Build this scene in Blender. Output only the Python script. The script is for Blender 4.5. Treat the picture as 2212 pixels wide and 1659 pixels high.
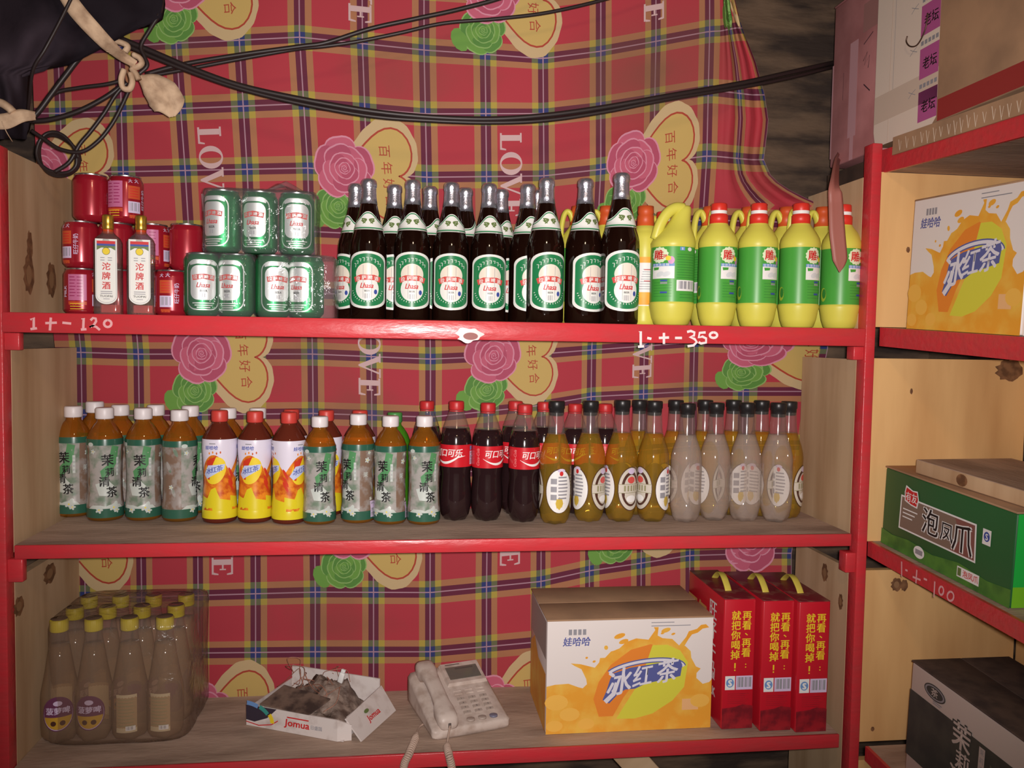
import bpy, bmesh, math, random
import numpy as np
from mathutils import Vector, Matrix, Euler
from mathutils.geometry import tessellate_polygon
random.seed(7)
for o in list(bpy.data.objects): bpy.data.objects.remove(o)
SC = bpy.context.scene
COL = SC.collection
R = math.radians
PI = math.pi

# ------------------------------------------------------------------ camera
F, CX, CY = 1800.0, 1106.0, 829.5
EYE = Vector((0.0, -1.57, 1.35))
YAW, PITCH, ROLL = R(7.3), R(-3.0), R(0.95)
FW = Vector((math.sin(YAW)*math.cos(PITCH), math.cos(YAW)*math.cos(PITCH), math.sin(PITCH)))
RT0 = FW.cross(Vector((0, 0, 1))).normalized(); UP0 = RT0.cross(FW)
RT = math.cos(ROLL)*RT0 + math.sin(ROLL)*UP0
UP = -math.sin(ROLL)*RT0 + math.cos(ROLL)*UP0
cd = bpy.data.cameras.new('camera'); cam = bpy.data.objects.new('camera', cd); COL.objects.link(cam)
cam.matrix_world = Matrix(((RT.x, UP.x, -FW.x, EYE.x), (RT.y, UP.y, -FW.y, EYE.y), (RT.z, UP.z, -FW.z, EYE.z), (0, 0, 0, 1)))
cd.sensor_fit = 'HORIZONTAL'; cd.sensor_width = 36.0; cd.lens = 36.0*F/2212.0
cd.clip_start = 0.01
SC.camera = cam

# ------------------------------------------------------------------ world, lights, exposure
W = bpy.data.worlds.new('room_air'); SC.world = W; W.use_nodes = True
W.node_tree.nodes['Background'].inputs[0].default_value = (1.0, 0.78, 0.62, 1)
W.node_tree.nodes['Background'].inputs[1].default_value = 0.16
fl = bpy.data.lights.new('phone_flash', 'SPOT'); fo = bpy.data.objects.new('phone_flash', fl); COL.objects.link(fo)
fo.location = EYE + RT*0.018 + UP*0.012
_aim = (FW + RT*(1050-CX)/F - UP*(640-CY)/F).normalized()
fo.rotation_euler = _aim.to_track_quat('-Z', 'Y').to_euler()
fl.energy = 128.0; fl.color = (1.0, 0.93, 0.90); fl.spot_size = R(98); fl.spot_blend = 1.0; fl.shadow_soft_size = 0.014
lm = bpy.data.lights.new('ceiling_bulb', 'POINT'); lo = bpy.data.objects.new('ceiling_bulb', lm); COL.objects.link(lo)
lo.location = (0.15, -1.5, 2.15); lm.energy = 9.0; lm.color = (1.0, 0.72, 0.45); lm.shadow_soft_size = 0.06
SC.view_settings.view_transform = 'Standard'
SC.view_settings.look = 'None'
SC.view_settings.exposure = 0.0
SC.view_settings.gamma = 1.0
SC.view_settings.use_curve_mapping = False
SC.cycles.transparent_max_bounces = 24
SC.cycles.max_bounces = 16
SC.cycles.transmission_bounces = 14
SC.cycles.caustics_reflective = False
SC.cycles.sample_clamp_indirect = 3.0

# ------------------------------------------------------------------ measuring: a photo point on a plane of the place
def ray(px, py): return FW + RT*((px-CX)/F) - UP*((py-CY)/F)
def at_y(px, py, Y):
    d = ray(px, py); return EYE + d*((Y-EYE.y)/d.y)
def at_x(px, py, X):
    d = ray(px, py); return EYE + d*((X-EYE.x)/d.x)
def at_z(px, py, Z):
    d = ray(px, py); return EYE + d*((Z-EYE.z)/d.z)
def proj(p):
    q = Vector(p)-EYE; z = q.dot(FW); return CX+F*q.dot(RT)/z, CY-F*q.dot(UP)/z

# ------------------------------------------------------------------ materials
def lin(c):
    return tuple(((x/255/12.92) if x/255 <= 0.04045 else ((x/255+0.055)/1.055)**2.4) for x in c)
MATS = {}
def mat(name, col, rough=0.5, metal=0.0, trans=0.0, ior=1.45, alpha=1.0, coat=0.0, spec=0.5,
        noise=None, bump=None, stretch=None):
    """noise = (second colour, scale, low, high); stretch = axis scale of the noise space; bump = (strength, scale)"""
    if name in MATS: return MATS[name]
    m = bpy.data.materials.new(name); m.use_nodes = True; MATS[name] = m
    nt = m.node_tree; b = nt.nodes['Principled BSDF']
    b.inputs['Base Color'].default_value = (*lin(col), 1)
    b.inputs['Roughness'].default_value = rough; b.inputs['Metallic'].default_value = metal
    b.inputs['Transmission Weight'].default_value = trans; b.inputs['IOR'].default_value = ior
    b.inputs['Alpha'].default_value = alpha; b.inputs['Coat Weight'].default_value = coat
    b.inputs['Coat Roughness'].default_value = 0.08
    b.inputs['Specular IOR Level'].default_value = spec
    m.diffuse_color = (*lin(col), 1)
    if noise or bump:
        tc = nt.nodes.new('ShaderNodeTexCoord'); mp = nt.nodes.new('ShaderNodeMapping')
        nt.links.new(tc.outputs['Object'], mp.inputs['Vector'])
        if stretch: mp.inputs['Scale'].default_value = stretch
    if noise:
        c2, sc, lo_, hi_ = noise
        n = nt.nodes.new('ShaderNodeTexNoise'); n.inputs['Scale'].default_value = sc; n.inputs['Detail'].default_value = 6
        rp = nt.nodes.new('ShaderNodeMapRange'); rp.inputs['From Min'].default_value = lo_; rp.inputs['From Max'].default_value = hi_
        mx = nt.nodes.new('ShaderNodeMix'); mx.data_type = 'RGBA'
        mx.inputs[6].default_value = (*lin(col), 1); mx.inputs[7].default_value = (*lin(c2), 1)
        nt.links.new(mp.outputs[0], n.inputs['Vector']); nt.links.new(n.outputs['Fac'], rp.inputs['Value'])
        nt.links.new(rp.outputs[0], mx.inputs[0]); nt.links.new(mx.outputs[2], b.inputs['Base Color'])
    if bump:
        n2 = nt.nodes.new('ShaderNodeTexNoise'); n2.inputs['Scale'].default_value = bump[1]; n2.inputs['Detail'].default_value = 5
        bp = nt.nodes.new('ShaderNodeBump'); bp.inputs['Strength'].default_value = bump[0]; bp.inputs['Distance'].default_value = 0.01
        nt.links.new(mp.outputs[0], n2.inputs['Vector']); nt.links.new(n2.outputs['Fac'], bp.inputs['Height'])
        nt.links.new(bp.outputs[0], b.inputs['Normal'])
    return m

def sheet_fresnel(nt, ior):
    """reflectance of a thin wall, the same from both of its sides"""
    g = nt.nodes.new('ShaderNodeNewGeometry'); mr = nt.nodes.new('ShaderNodeMapRange')
    mr.inputs['To Min'].default_value = ior; mr.inputs['To Max'].default_value = 1/ior
    f = nt.nodes.new('ShaderNodeFresnel')
    nt.links.new(g.outputs['Backfacing'], mr.inputs['Value']); nt.links.new(mr.outputs[0], f.inputs[0]); return f
def film(name, tint=(255, 255, 255), rough=0.06, ior=1.3, haze=0.0, hazecol=(200, 195, 190), crinkle=0.0):
    """a thin clear sheet: it lets light straight through and reflects by Fresnel; haze is a little diffuse dust"""
    if name in MATS: return MATS[name]
    m = bpy.data.materials.new(name); m.use_nodes = True; MATS[name] = m
    nt = m.node_tree; nt.nodes.remove(nt.nodes['Principled BSDF']); out = nt.nodes['Material Output']
    t = nt.nodes.new('ShaderNodeBsdfTransparent'); t.inputs[0].default_value = (*lin(tint), 1)
    g = nt.nodes.new('ShaderNodeBsdfGlossy'); g.inputs['Roughness'].default_value = rough
    fr = sheet_fresnel(nt, ior)
    if crinkle:
        tc = nt.nodes.new('ShaderNodeTexCoord'); n = nt.nodes.new('ShaderNodeTexNoise'); n.inputs['Scale'].default_value = 26; n.inputs['Detail'].default_value = 4; n.inputs['Distortion'].default_value = 1.5
        bp = nt.nodes.new('ShaderNodeBump'); bp.inputs['Strength'].default_value = crinkle; bp.inputs['Distance'].default_value = 0.02
        nt.links.new(tc.outputs['Object'], n.inputs['Vector']); nt.links.new(n.outputs['Fac'], bp.inputs['Height']); nt.links.new(bp.outputs[0], g.inputs['Normal']); nt.links.new(bp.outputs[0], fr.inputs['Normal'])
    mx = nt.nodes.new('ShaderNodeMixShader')
    nt.links.new(fr.outputs[0], mx.inputs[0])
    if haze:
        d = nt.nodes.new('ShaderNodeBsdfDiffuse'); d.inputs[0].default_value = (*lin(hazecol), 1)
        m2 = nt.nodes.new('ShaderNodeMixShader'); m2.inputs[0].default_value = haze
        nt.links.new(t.outputs[0], m2.inputs[1]); nt.links.new(d.outputs[0], m2.inputs[2])
        nt.links.new(m2.outputs[0], mx.inputs[1])
    else: nt.links.new(t.outputs[0], mx.inputs[1])
    nt.links.new(g.outputs[0], mx.inputs[2]); nt.links.new(mx.outputs[0], out.inputs[0])
    m.diffuse_color = (*lin(tint), 0.3)
    return m

def liquid(name, tint, body, haze=0.25, ior=1.33, rough=0.05, refr=0.0):
    """a filled plastic or glass bottle: tinted see-through, a little milky body, Fresnel gloss"""
    m = bpy.data.materials.new(name); m.use_nodes = True; nt = m.node_tree; L = nt.links.new
    nt.nodes.remove(nt.nodes['Principled BSDF']); out = nt.nodes['Material Output']
    t = nt.nodes.new('ShaderNodeBsdfTransparent'); t.inputs[0].default_value = (*lin(tint), 1)
    d = nt.nodes.new('ShaderNodeBsdfDiffuse'); d.inputs[0].default_value = (*lin(body), 1)
    a = nt.nodes.new('ShaderNodeMixShader'); a.inputs[0].default_value = haze
    src = t.outputs[0]
    if refr:
        g = nt.nodes.new('ShaderNodeBsdfRefraction'); g.inputs[0].default_value = (*lin(tint), 1); g.inputs['IOR'].default_value = 1.33; g.inputs['Roughness'].default_value = 0.03
        b = nt.nodes.new('ShaderNodeMixShader'); b.inputs[0].default_value = refr; L(t.outputs[0], b.inputs[1]); L(g.outputs[0], b.inputs[2]); src = b.outputs[0]
    L(src, a.inputs[1]); L(d.outputs[0], a.inputs[2])
    f = sheet_fresnel(nt, ior)
    gl = nt.nodes.new('ShaderNodeBsdfGlossy'); gl.inputs['Roughness'].default_value = rough
    c = nt.nodes.new('ShaderNodeMixShader'); L(f.outputs[0], c.inputs[0]); L(a.outputs[0], c.inputs[1]); L(gl.outputs[0], c.inputs[2]); L(c.outputs[0], out.inputs[0])
    m.diffuse_color = (*lin(body), 1)
    return m

def plaid():
    m = bpy.data.materials.new('plaid_print'); m.use_nodes = True; nt = m.node_tree; b = nt.nodes['Principled BSDF']
    L = nt.links.new
    uv = nt.nodes.new('ShaderNodeUVMap'); uv.uv_map = 'UVMap'
    sp = nt.nodes.new('ShaderNodeSeparateXYZ'); L(uv.outputs[0], sp.inputs[0])
    def mth(op, a, bb=None):
        n = nt.nodes.new('ShaderNodeMath'); n.operation = op
        for i, v in enumerate((a, bb)):
            if v is None: continue
            if isinstance(v, (int, float)): n.inputs[i].default_value = v
            else: L(v, n.inputs[i])
        return n.outputs[0]
    def dist(s): return mth('ABSOLUTE', mth('SUBTRACT', mth('FRACT', mth('ADD', s, 0.5)), 0.5))
    du, dv = dist(sp.outputs[0]), dist(sp.outputs[1])
    Tu, Tv = mth('LESS_THAN', du, 0.195), mth('LESS_THAN', dv, 0.195)
    Mu, Mv = mth('LESS_THAN', du, 0.088), mth('LESS_THAN', dv, 0.088)
    Lu, Lv = mth('LESS_THAN', du, 0.010), mth('LESS_THAN', dv, 0.010)
    def mix(prev, col, fac):
        n = nt.nodes.new('ShaderNodeMix'); n.data_type = 'RGBA'
        L(fac, n.inputs[0])
        if isinstance(prev, tuple): n.inputs[6].default_value = (*lin(prev), 1)
        else: L(prev, n.inputs[6])
        n.inputs[7].default_value = (*lin(col), 1)
        return n.outputs[2]
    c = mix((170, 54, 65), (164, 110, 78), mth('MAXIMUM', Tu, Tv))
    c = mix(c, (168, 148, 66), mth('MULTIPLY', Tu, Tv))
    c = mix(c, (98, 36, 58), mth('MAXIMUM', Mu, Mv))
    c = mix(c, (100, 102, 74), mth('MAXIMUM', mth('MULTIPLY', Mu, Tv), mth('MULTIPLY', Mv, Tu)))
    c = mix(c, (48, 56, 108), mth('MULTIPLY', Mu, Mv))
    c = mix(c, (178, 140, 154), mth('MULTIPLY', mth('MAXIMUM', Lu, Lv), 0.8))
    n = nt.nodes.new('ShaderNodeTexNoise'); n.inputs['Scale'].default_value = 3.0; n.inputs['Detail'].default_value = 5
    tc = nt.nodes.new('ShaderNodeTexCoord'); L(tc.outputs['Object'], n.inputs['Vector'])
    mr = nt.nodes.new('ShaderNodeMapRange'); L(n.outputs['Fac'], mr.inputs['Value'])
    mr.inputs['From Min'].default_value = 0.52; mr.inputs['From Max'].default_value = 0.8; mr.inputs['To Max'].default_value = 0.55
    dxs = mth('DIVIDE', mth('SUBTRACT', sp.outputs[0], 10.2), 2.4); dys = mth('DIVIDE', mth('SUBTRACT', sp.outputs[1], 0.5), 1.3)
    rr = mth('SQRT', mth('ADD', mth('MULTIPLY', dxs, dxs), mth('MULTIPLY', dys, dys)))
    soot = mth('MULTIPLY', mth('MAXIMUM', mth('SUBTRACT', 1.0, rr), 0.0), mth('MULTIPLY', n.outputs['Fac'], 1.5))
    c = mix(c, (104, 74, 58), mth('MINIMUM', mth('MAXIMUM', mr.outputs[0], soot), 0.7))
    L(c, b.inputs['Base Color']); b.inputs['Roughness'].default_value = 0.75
    b.inputs['Specular IOR Level'].default_value = 0.25
    return m

# ------------------------------------------------------------------ mesh building
class MB:
    def __init__(s): s.v = []; s.f = []; s.m = []; s.s = []; s.mats = []; s.uv = None
    def mi(s, m):
        if m not in s.mats: s.mats.append(m)
        return s.mats.index(m)
    def add(s, vs, fs, m, smooth=False):
        o = len(s.v); i = s.mi(m); s.v += [tuple(v) for v in vs]
        for f in fs: s.f.append([x+o for x in f]); s.m.append(i); s.s.append(smooth)
        return s
    def hexa(s, p, m):                       # 8 corners: bottom 0-3 ccw, top 4-7
        return s.add(p, [(3, 2, 1, 0), (4, 5, 6, 7), (0, 1, 5, 4), (1, 2, 6, 5), (2, 3, 7, 6), (3, 0, 4, 7)], m)
    def box(s, x0, x1, y0, y1, z0, z1, m):
        return s.hexa([(x0, y0, z0), (x1, y0, z0), (x1, y1, z0), (x0, y1, z0), (x0, y0, z1), (x1, y0, z1), (x1, y1, z1), (x0, y1, z1)], m)
    def rbox(s, x0, x1, y0, y1, z0, z1, m, b=0.003, seg=2, smooth=True):
        bm = bmesh.new(); bmesh.ops.create_cube(bm, size=1)
        for v in bm.verts: v.co = Vector(((x0+x1)/2+v.co.x*(x1-x0), (y0+y1)/2+v.co.y*(y1-y0), (z0+z1)/2+v.co.z*(z1-z0)))
        bmesh.ops.bevel(bm, geom=bm.edges[:], offset=b, segments=seg, affect='EDGES', profile=0.5)
        bm.verts.index_update()
        s.add([v.co[:] for v in bm.verts], [[v.index for v in f.verts] for f in bm.faces], m, smooth); bm.free(); return s
    def lathe(s, prof, m, n=32, smooth=True, cap0=True, cap1=True, shape=None, at=(0, 0, 0)):
        vs = []; fs = []
        for (r, z) in prof:
            for i in range(n):
                a = 2*PI*i/n; x, y = r*math.sin(a), -r*math.cos(a)
                if shape: x, y = shape(x, y, z, a)
                vs.append((x+at[0], y+at[1], z+at[2]))
        for j in range(len(prof)-1):
            for i in range(n):
                k = (i+1) % n; fs.append((j*n+i, j*n+k, (j+1)*n+k, (j+1)*n+i))
        if cap0 and prof[0][0] > 1e-6: fs.append(tuple(reversed(range(n))))
        if cap1 and prof[-1][0] > 1e-6: fs.append(tuple((len(prof)-1)*n+i for i in range(n)))
        return s.add(vs, fs, m, smooth)
    def tube(s, pts, r, m, n=10, flat=1.0, caps=True):
        pts = [Vector(p) for p in pts]; vs = []; fs = []; N = len(pts)
        rr = r if isinstance(r, (list, tuple)) else [r]*N
        prev = None
        for i, p in enumerate(pts):
            t = (pts[min(i+1, N-1)]-pts[max(i-1, 0)]).normalized()
            if prev is None:
                a = Vector((0, 0, 1)) if abs(t.z) < 0.9 else Vector((1, 0, 0)); nx = t.cross(a).normalized()
            else: nx = (prev - t*prev.dot(t)).normalized()
            prev = nx; ny = t.cross(nx)
            for k in range(n):
                a = 2*PI*k/n; vs.append(p + nx*(rr[i]*math.cos(a)) + ny*(rr[i]*flat*math.sin(a)))
        for i in range(N-1):
            for k in range(n):
                q = (k+1) % n; fs.append((i*n+k, i*n+q, (i+1)*n+q, (i+1)*n+k))
        if caps: fs.append(tuple(reversed(range(n)))); fs.append(tuple((N-1)*n+k for k in range(n)))
        return s.add(vs, fs, m, True)
    def extrude(s, poly, d, m, smooth=False):  # poly = 3D points, d = vector
        n = len(poly); d = Vector(d); a = [Vector(p) for p in poly]
        vs = a+[p+d for p in a]
        tri = tessellate_polygon([a]); fs = [tuple(t) for t in tri]+[tuple(x+n for x in reversed(t)) for t in tri]
        fs += [(i, (i+1) % n, (i+1) % n+n, i+n) for i in range(n)]
        return s.add(vs, fs, m, smooth)
    def build(s, name, parent=None, fixnormals=False, loc=None):
        me = bpy.data.meshes.new(name); me.from_pydata(s.v, [], s.f)
        for m in s.mats: me.materials.append(m)
        me.polygons.foreach_set('material_index', s.m); me.polygons.foreach_set('use_smooth', s.s)
        if s.uv:
            ul = me.uv_layers.new(name='UVMap')
            for l in me.loops: ul.data[l.index].uv = s.uv[l.vertex_index]
        if fixnormals:
            bm = bmesh.new(); bm.from_mesh(me); bmesh.ops.recalc_face_normals(bm, faces=bm.faces[:]); bm.to_mesh(me); bm.free()
        me.update(); me.validate()
        o = bpy.data.objects.new(name, me); COL.objects.link(o)
        if parent: o.parent = parent
        if loc is not None: o.location = loc
        return o

def smoothcurve(pts, n=8):
    pts = [Vector(p) for p in pts]; out = []
    P = [pts[0]*2-pts[1]]+pts+[pts[-1]*2-pts[-2]]
    for i in range(1, len(P)-2):
        p0, p1, p2, p3 = P[i-1:i+3]
        for k in range(n):
            t = k/n; out.append(0.5*((2*p1)+(p2-p0)*t+(2*p0-5*p1+4*p2-p3)*t*t+(3*p1-p0-3*p2+p3)*t**3))
    out.append(pts[-1]); return out

# ------------------------------------------------------------------ printed artwork, drawn flat and wrapped on a surface
_TX = {}
def text_mesh(st, bold):
    k = (st, bold)
    if k not in _TX:
        c = bpy.data.curves.new('t', 'FONT'); c.body = st; c.size = 1; c.resolution_u = 2; c.offset = bold
        c.align_x = 'CENTER'
        o = bpy.data.objects.new('t', c); COL.objects.link(o)
        me = bpy.data.meshes.new_from_object(o.evaluated_get(bpy.context.evaluated_depsgraph_get()))
        vs = [(v.co.x, v.co.y-0.36) for v in me.vertices]; fs = [tuple(p.vertices) for p in me.polygons]
        bpy.data.objects.remove(o); bpy.data.curves.remove(c); bpy.data.meshes.remove(me)
        _TX[k] = (vs, fs)
    return _TX[k]
class Art:
    def __init__(s): s.it = []
    def raw(s, vs, fs, m, L): s.it.append((vs, fs, m, L)); return s
    def poly(s, pts, m, L=0):
        t = tessellate_polygon([[Vector((p[0], p[1], 0)) for p in pts]])
        return s.raw([tuple(p) for p in pts], [tuple(x) for x in t], m, L)
    def rect(s, x0, y0, x1, y1, m, L=0): return s.raw([(x0, y0), (x1, y0), (x1, y1), (x0, y1)], [(0, 1, 2, 3)], m, L)
    def ell(s, cx, cy, rx, ry, m, L=0, n=24, rot=0):
        c, q = math.cos(rot), math.sin(rot)
        p = [(rx*math.cos(2*PI*i/n), ry*math.sin(2*PI*i/n)) for i in range(n)]
        return s.raw([(cx+x*c-y*q, cy+x*q+y*c) for x, y in p], [tuple(range(n))], m, L)
    def line(s, pts, w, m, L=0, closed=False):
        n = len(pts); vs = []; fs = []
        for i in range(n):
            a = pts[(i-1) % n] if (closed or i) else pts[0]; b = pts[(i+1) % n] if (closed or i < n-1) else pts[-1]
            dx, dy = b[0]-a[0], b[1]-a[1]; l = math.hypot(dx, dy) or 1
            nx, ny = -dy/l*w/2, dx/l*w/2
            vs += [(pts[i][0]+nx, pts[i][1]+ny), (pts[i][0]-nx, pts[i][1]-ny)]
        for i in range(n if closed else n-1):
            j = (i+1) % n; fs.append((2*i+1, 2*j+1, 2*j, 2*i))
        return s.raw(vs, fs, m, L)
    def text(s, st, cx, cy, h, m, L=2, rot=0.0, bold=0.0, sx=1.0, shear=0.0):
        vs, fs = text_mesh(st, 0.0); c, q = math.cos(rot), math.sin(rot)
        sh = [(0, 0)] if bold <= 0 else [(-bold, -bold*0.6), (bold, -bold*0.6), (bold, bold*0.6), (-bold, bold*0.6)]
        for k, (dx, dy) in enumerate(sh):
            o = []
            for x, y in vs:
                x, y = (x*sx+dx+y*shear)*h, (y+dy)*h; o.append((cx+x*c-y*q, cy+x*q+y*c))
            s.raw(o, fs, m, L+0.12*k)
        return s
    def column(s, st, cx, y0, dy, h, m, L=2, bold=0.0, sx=1.0):
        for i, ch in enumerate(st): s.text(ch, cx, y0-i*dy, h, m, L, 0, bold, sx)
        return s
    def barcode(s, x0, y0, x1, y1, bg, fg, L=2, n=11, vert=False):
        s.rect(x0, y0, x1, y1, bg, L)
        for i in range(n):
            if i % 4 == 3: continue
            if vert:
                a = y0+(y1-y0)*(0.1+0.8*i/n); s.rect(x0+(x1-x0)*0.15, a, x1-(x1-x0)*0.15, a+(y1-y0)*(0.03+0.02*(i % 3)), fg, L+1)
            else:
                a = x0+(x1-x0)*(0.1+0.8*i/n); s.rect(a, y0+(y1-y0)*0.18, a+(x1-x0)*(0.03+0.02*(i % 3)), y1-(y1-y0)*0.1, fg, L+1)
        return s
    def xf(s, fn): s.it = [([fn(*v) for v in vs], fs, m, L) for vs, fs, m, L in s.it]; return s
    def put(s, mb, fn, step=None, stepy=None, off=0.0004, dl=0.00012):
        """fn(x, y, offset) -> 3D"""
        for i_, (vs, fs, m, L) in enumerate(s.it):
            if step or stepy:
                bm = bmesh.new(); bv = [bm.verts.new((x, y, 0)) for x, y in vs]
                for f in fs:
                    try: bm.faces.new([bv[i] for i in f])
                    except ValueError: pass
                for ax, st in ((0, step), (1, stepy)):
                    if not st: continue
                    lo_ = min(v[ax] for v in vs); hi_ = max(v[ax] for v in vs)
                    for k in range(math.floor(lo_/st)+1, math.ceil(hi_/st)):
                        no = (1, 0, 0) if ax == 0 else (0, 1, 0)
                        bmesh.ops.bisect_plane(bm, geom=bm.verts[:]+bm.edges[:]+bm.faces[:], plane_co=(k*st*(ax == 0), k*st*(ax == 1), 0), plane_no=no, dist=1e-7)
                bm.verts.index_update()
                v2 = [(v.co.x, v.co.y) for v in bm.verts]; f2 = []
                for f in bm.faces:
                    ix = [v.index for v in f.verts]
                    f2.append(ix if f.normal.z >= 0 else ix[::-1])
                bm.free()
            else:
                v2 = vs; f2 = []
                for f in fs:
                    a = sum(vs[f[i]][0]*vs[f[(i+1) % len(f)]][1]-vs[f[(i+1) % len(f)]][0]*vs[f[i]][1] for i in range(len(f)))
                    f2.append(list(f) if a >= 0 else list(f)[::-1])
            mb.add([fn(x, y, off+dl*L+2e-6*i_) for x, y in v2], f2, m, True)
        return mb
def interp(prof):
    zs = [p[1] for p in prof]; rs = [p[0] for p in prof]
    return lambda z: float(np.interp(z, zs, rs))
def cyl(rf, rref=None, ax=0.0):
    """wrap x as arc length (at radius rref) round the upright axis, y as height"""
    if not callable(rf): r0 = rf; rf = lambda z: r0
    rr = rref or rf(0.05)
    def fn(x, y, o):
        a = x/rr+ax; r = rf(y)+o
        return (r*math.sin(a), -r*math.cos(a), y)
    return fn
def flat(o, ux, uy, nn):
    """lay artwork on a plane: origin o, x axis ux, y axis uy, outward normal nn"""
    o, ux, uy, nn = Vector(o), Vector(ux), Vector(uy), Vector(nn)
    return lambda x, y, k: tuple(o+ux*x+uy*y+nn*k)

# ------------------------------------------------------------------ things
def thing(name, label, cat, loc=(0, 0, 0), rot=(0, 0, 0), group=None, sc=1.0):
    o = bpy.data.objects.new(name, None); COL.objects.link(o); o.empty_display_size = 0.02
    o.location = loc; o.rotation_euler = rot; o.scale = (sc, sc, sc)
    o['label'] = label; o['category'] = cat
    if group: o['group'] = group
    return o
def tag(o, label, cat, group=None):
    o['label'] = label; o['category'] = cat
    if group: o['group'] = group
    return o
def dup(root):
    r = root.copy(); COL.objects.link(r)
    for ch in root.children:
        c = ch.copy(); COL.objects.link(c); c.parent = r
        for g in ch.children:
            d = g.copy(); COL.objects.link(d); d.parent = c
    return r
class Kind:
    """one built prototype; the first placing moves it, later placings copy it with its parts"""
    def __init__(s, make, height): s.root = make(); s.h = height; s.used = False
    def put(s, p, top_py=None, rz=0.0, tilt=0.0, label=None, group=None, sc=None):
        o = s.root if not s.used else dup(s.root); s.used = True
        k = sc or 1.0
        if top_py is not None:
            k = (at_y(proj(p)[0], top_py, p.y).z-p.z)/s.h
            k = min(1.09, max(0.91, k))
        o.location = p; o.rotation_euler = (0, tilt, rz); o.scale = (k, k, k)
        if label: o['label'] = label
        if group: o['group'] = group
        return o
def structure(o): o['kind'] = 'structure'; return o

# ------------------------------------------------------------------ common materials
RED = mat('red_paint', (206, 54, 62), 0.30, noise=((190, 62, 66), 60, 0.35, 0.75), bump=(0.12, 90), stretch=(0.25, 1, 1))
WOOD = mat('raw_pine', (206, 174, 138), 0.7, noise=((176, 140, 104), 14, 0.4, 0.7), stretch=(1, 1, 0.12))
WOODY = mat('yellow_pine', (232, 186, 126), 0.65, noise=((208, 158, 102), 12, 0.4, 0.72), stretch=(1, 1, 0.15))
KNOT = mat('wood_knot', (104, 70, 46), 0.7, noise=((140, 98, 66), 60, 0.4, 0.6))
KNOTC = mat('wood_knot_core', (150, 112, 78), 0.7)
DUSTW = mat('dusty_board', (190, 164, 146), 0.85, noise=((152, 128, 112), 18, 0.4, 0.7), stretch=(0.3, 1, 1), bump=(0.15, 120))
CHALK = mat('chalk', (228, 170, 172), 0.9)
CHALKW = mat('white_chalk', (240, 225, 225), 0.9)
STONE = mat('mud_brick', (112, 90, 72), 0.9, noise=((58, 46, 40), 9, 0.38, 0.62), bump=(0.9, 14), stretch=(0.6, 1, 2.6))
DARK = mat('dark_plaster', (52, 42, 44), 0.9, noise=((34, 28, 30), 6, 0.4, 0.6))
BLACKC = mat('black_rubber', (42, 32, 32), 0.45)
TARP = mat('black_plastic', (58, 48, 56), 0.85, spec=0.15, noise=((30, 24, 30), 5, 0.4, 0.6), bump=(0.3, 12))
WHITE = mat('white_print', (236, 234, 232), 0.5)
BLACK = mat('black_print', (26, 24, 24), 0.5)
GREY = mat('grey_print', (150, 148, 155), 0.5)
BLUE = mat('blue_print', (58, 78, 160), 0.5)
SKY = mat('light_blue_print', (110, 150, 205), 0.5)
REDP = mat('red_print', (205, 42, 44), 0.5)
YELP = mat('yellow_print', (236, 208, 44), 0.5)
ORP = mat('orange_print', (240, 164, 44), 0.5, noise=((236, 186, 70), 30, 0.4, 0.7))

# ------------------------------------------------------------------ the setting
def slab(name, x0, x1, y0, y1, z0, z1, m): return structure(MB().box(x0, x1, y0, y1, z0, z1, m).build(name))
slab('wall_back', -1.6, 2.0, 0.46, 0.6, 0, 2.6, STONE)
slab('wall_left', -1.6, -0.92, -3.0, 0.46, 0, 2.6, DARK)
slab('wall_right', 1.36, 2.0, -3.0, 0.46, 0, 2.6, STONE)
slab('floor', -1.6, 2.0, -3.0, 0.6, -0.1, 0, mat('earth_floor', (110, 92, 76), 0.9, noise=((80, 66, 54), 9, 0.4, 0.6)))
slab('ceiling', -1.6, 2.0, -3.0, 0.6, 2.6, 2.7, DARK)

# ------------------------------------------------------------------ the shelf unit at the back
XL, XR = -0.703, 0.913
ZT, ZM, ZB = 1.385, 0.970, 0.555
def chalk(parent, strokes, plane, w=0.0042, m=CHALK, name='chalk_price'):
    """strokes in photo pixels, laid on the painted edge; plane = ('y', value) or ('x', value)"""
    mb = MB(); L = 0
    for si, st in enumerate(strokes):
        if plane[0] == 'y':
            p = [at_y(x, y, plane[1]) for x, y in st]
            Art().line([(q.x, q.z) for q in p], w, m, 0).put(mb, lambda x, y, o: (x, plane[1]-0.0003-0.00005*si, y), off=0)
        else:
            p = [at_x(x, y, plane[1]) for x, y in st]
            Art().line([(-q.y, q.z) for q in p], w, m, 0).put(mb, lambda x, y, o: (plane[1]-0.0003-0.00005*si, -x, y), off=0)
    o = mb.build(name, parent); o['label'] = 'handwritten chalk price'
    return o
def oval(cx, cy, rx, ry, n=14): return [(cx+rx*math.sin(2*PI*i/n), cy-ry*math.cos(2*PI*i/n)) for i in range(n+1)]
def knots(mb, spots, fn):
    a = Art()
    for (x, y, rx, ry, core) in spots:
        pts = [(x+rx*math.cos(2*PI*i/20)*(1+0.15*math.sin(3*i)), y+ry*math.sin(2*PI*i/20)*(1+0.12*math.cos(2*i))) for i in range(20)]
        a.poly(pts, KNOT, 0)
        if core: a.ell(x, y, rx*0.5, ry*0.5, KNOTC, 1, 12)
    a.put(mb, fn, off=0.0002)

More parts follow.
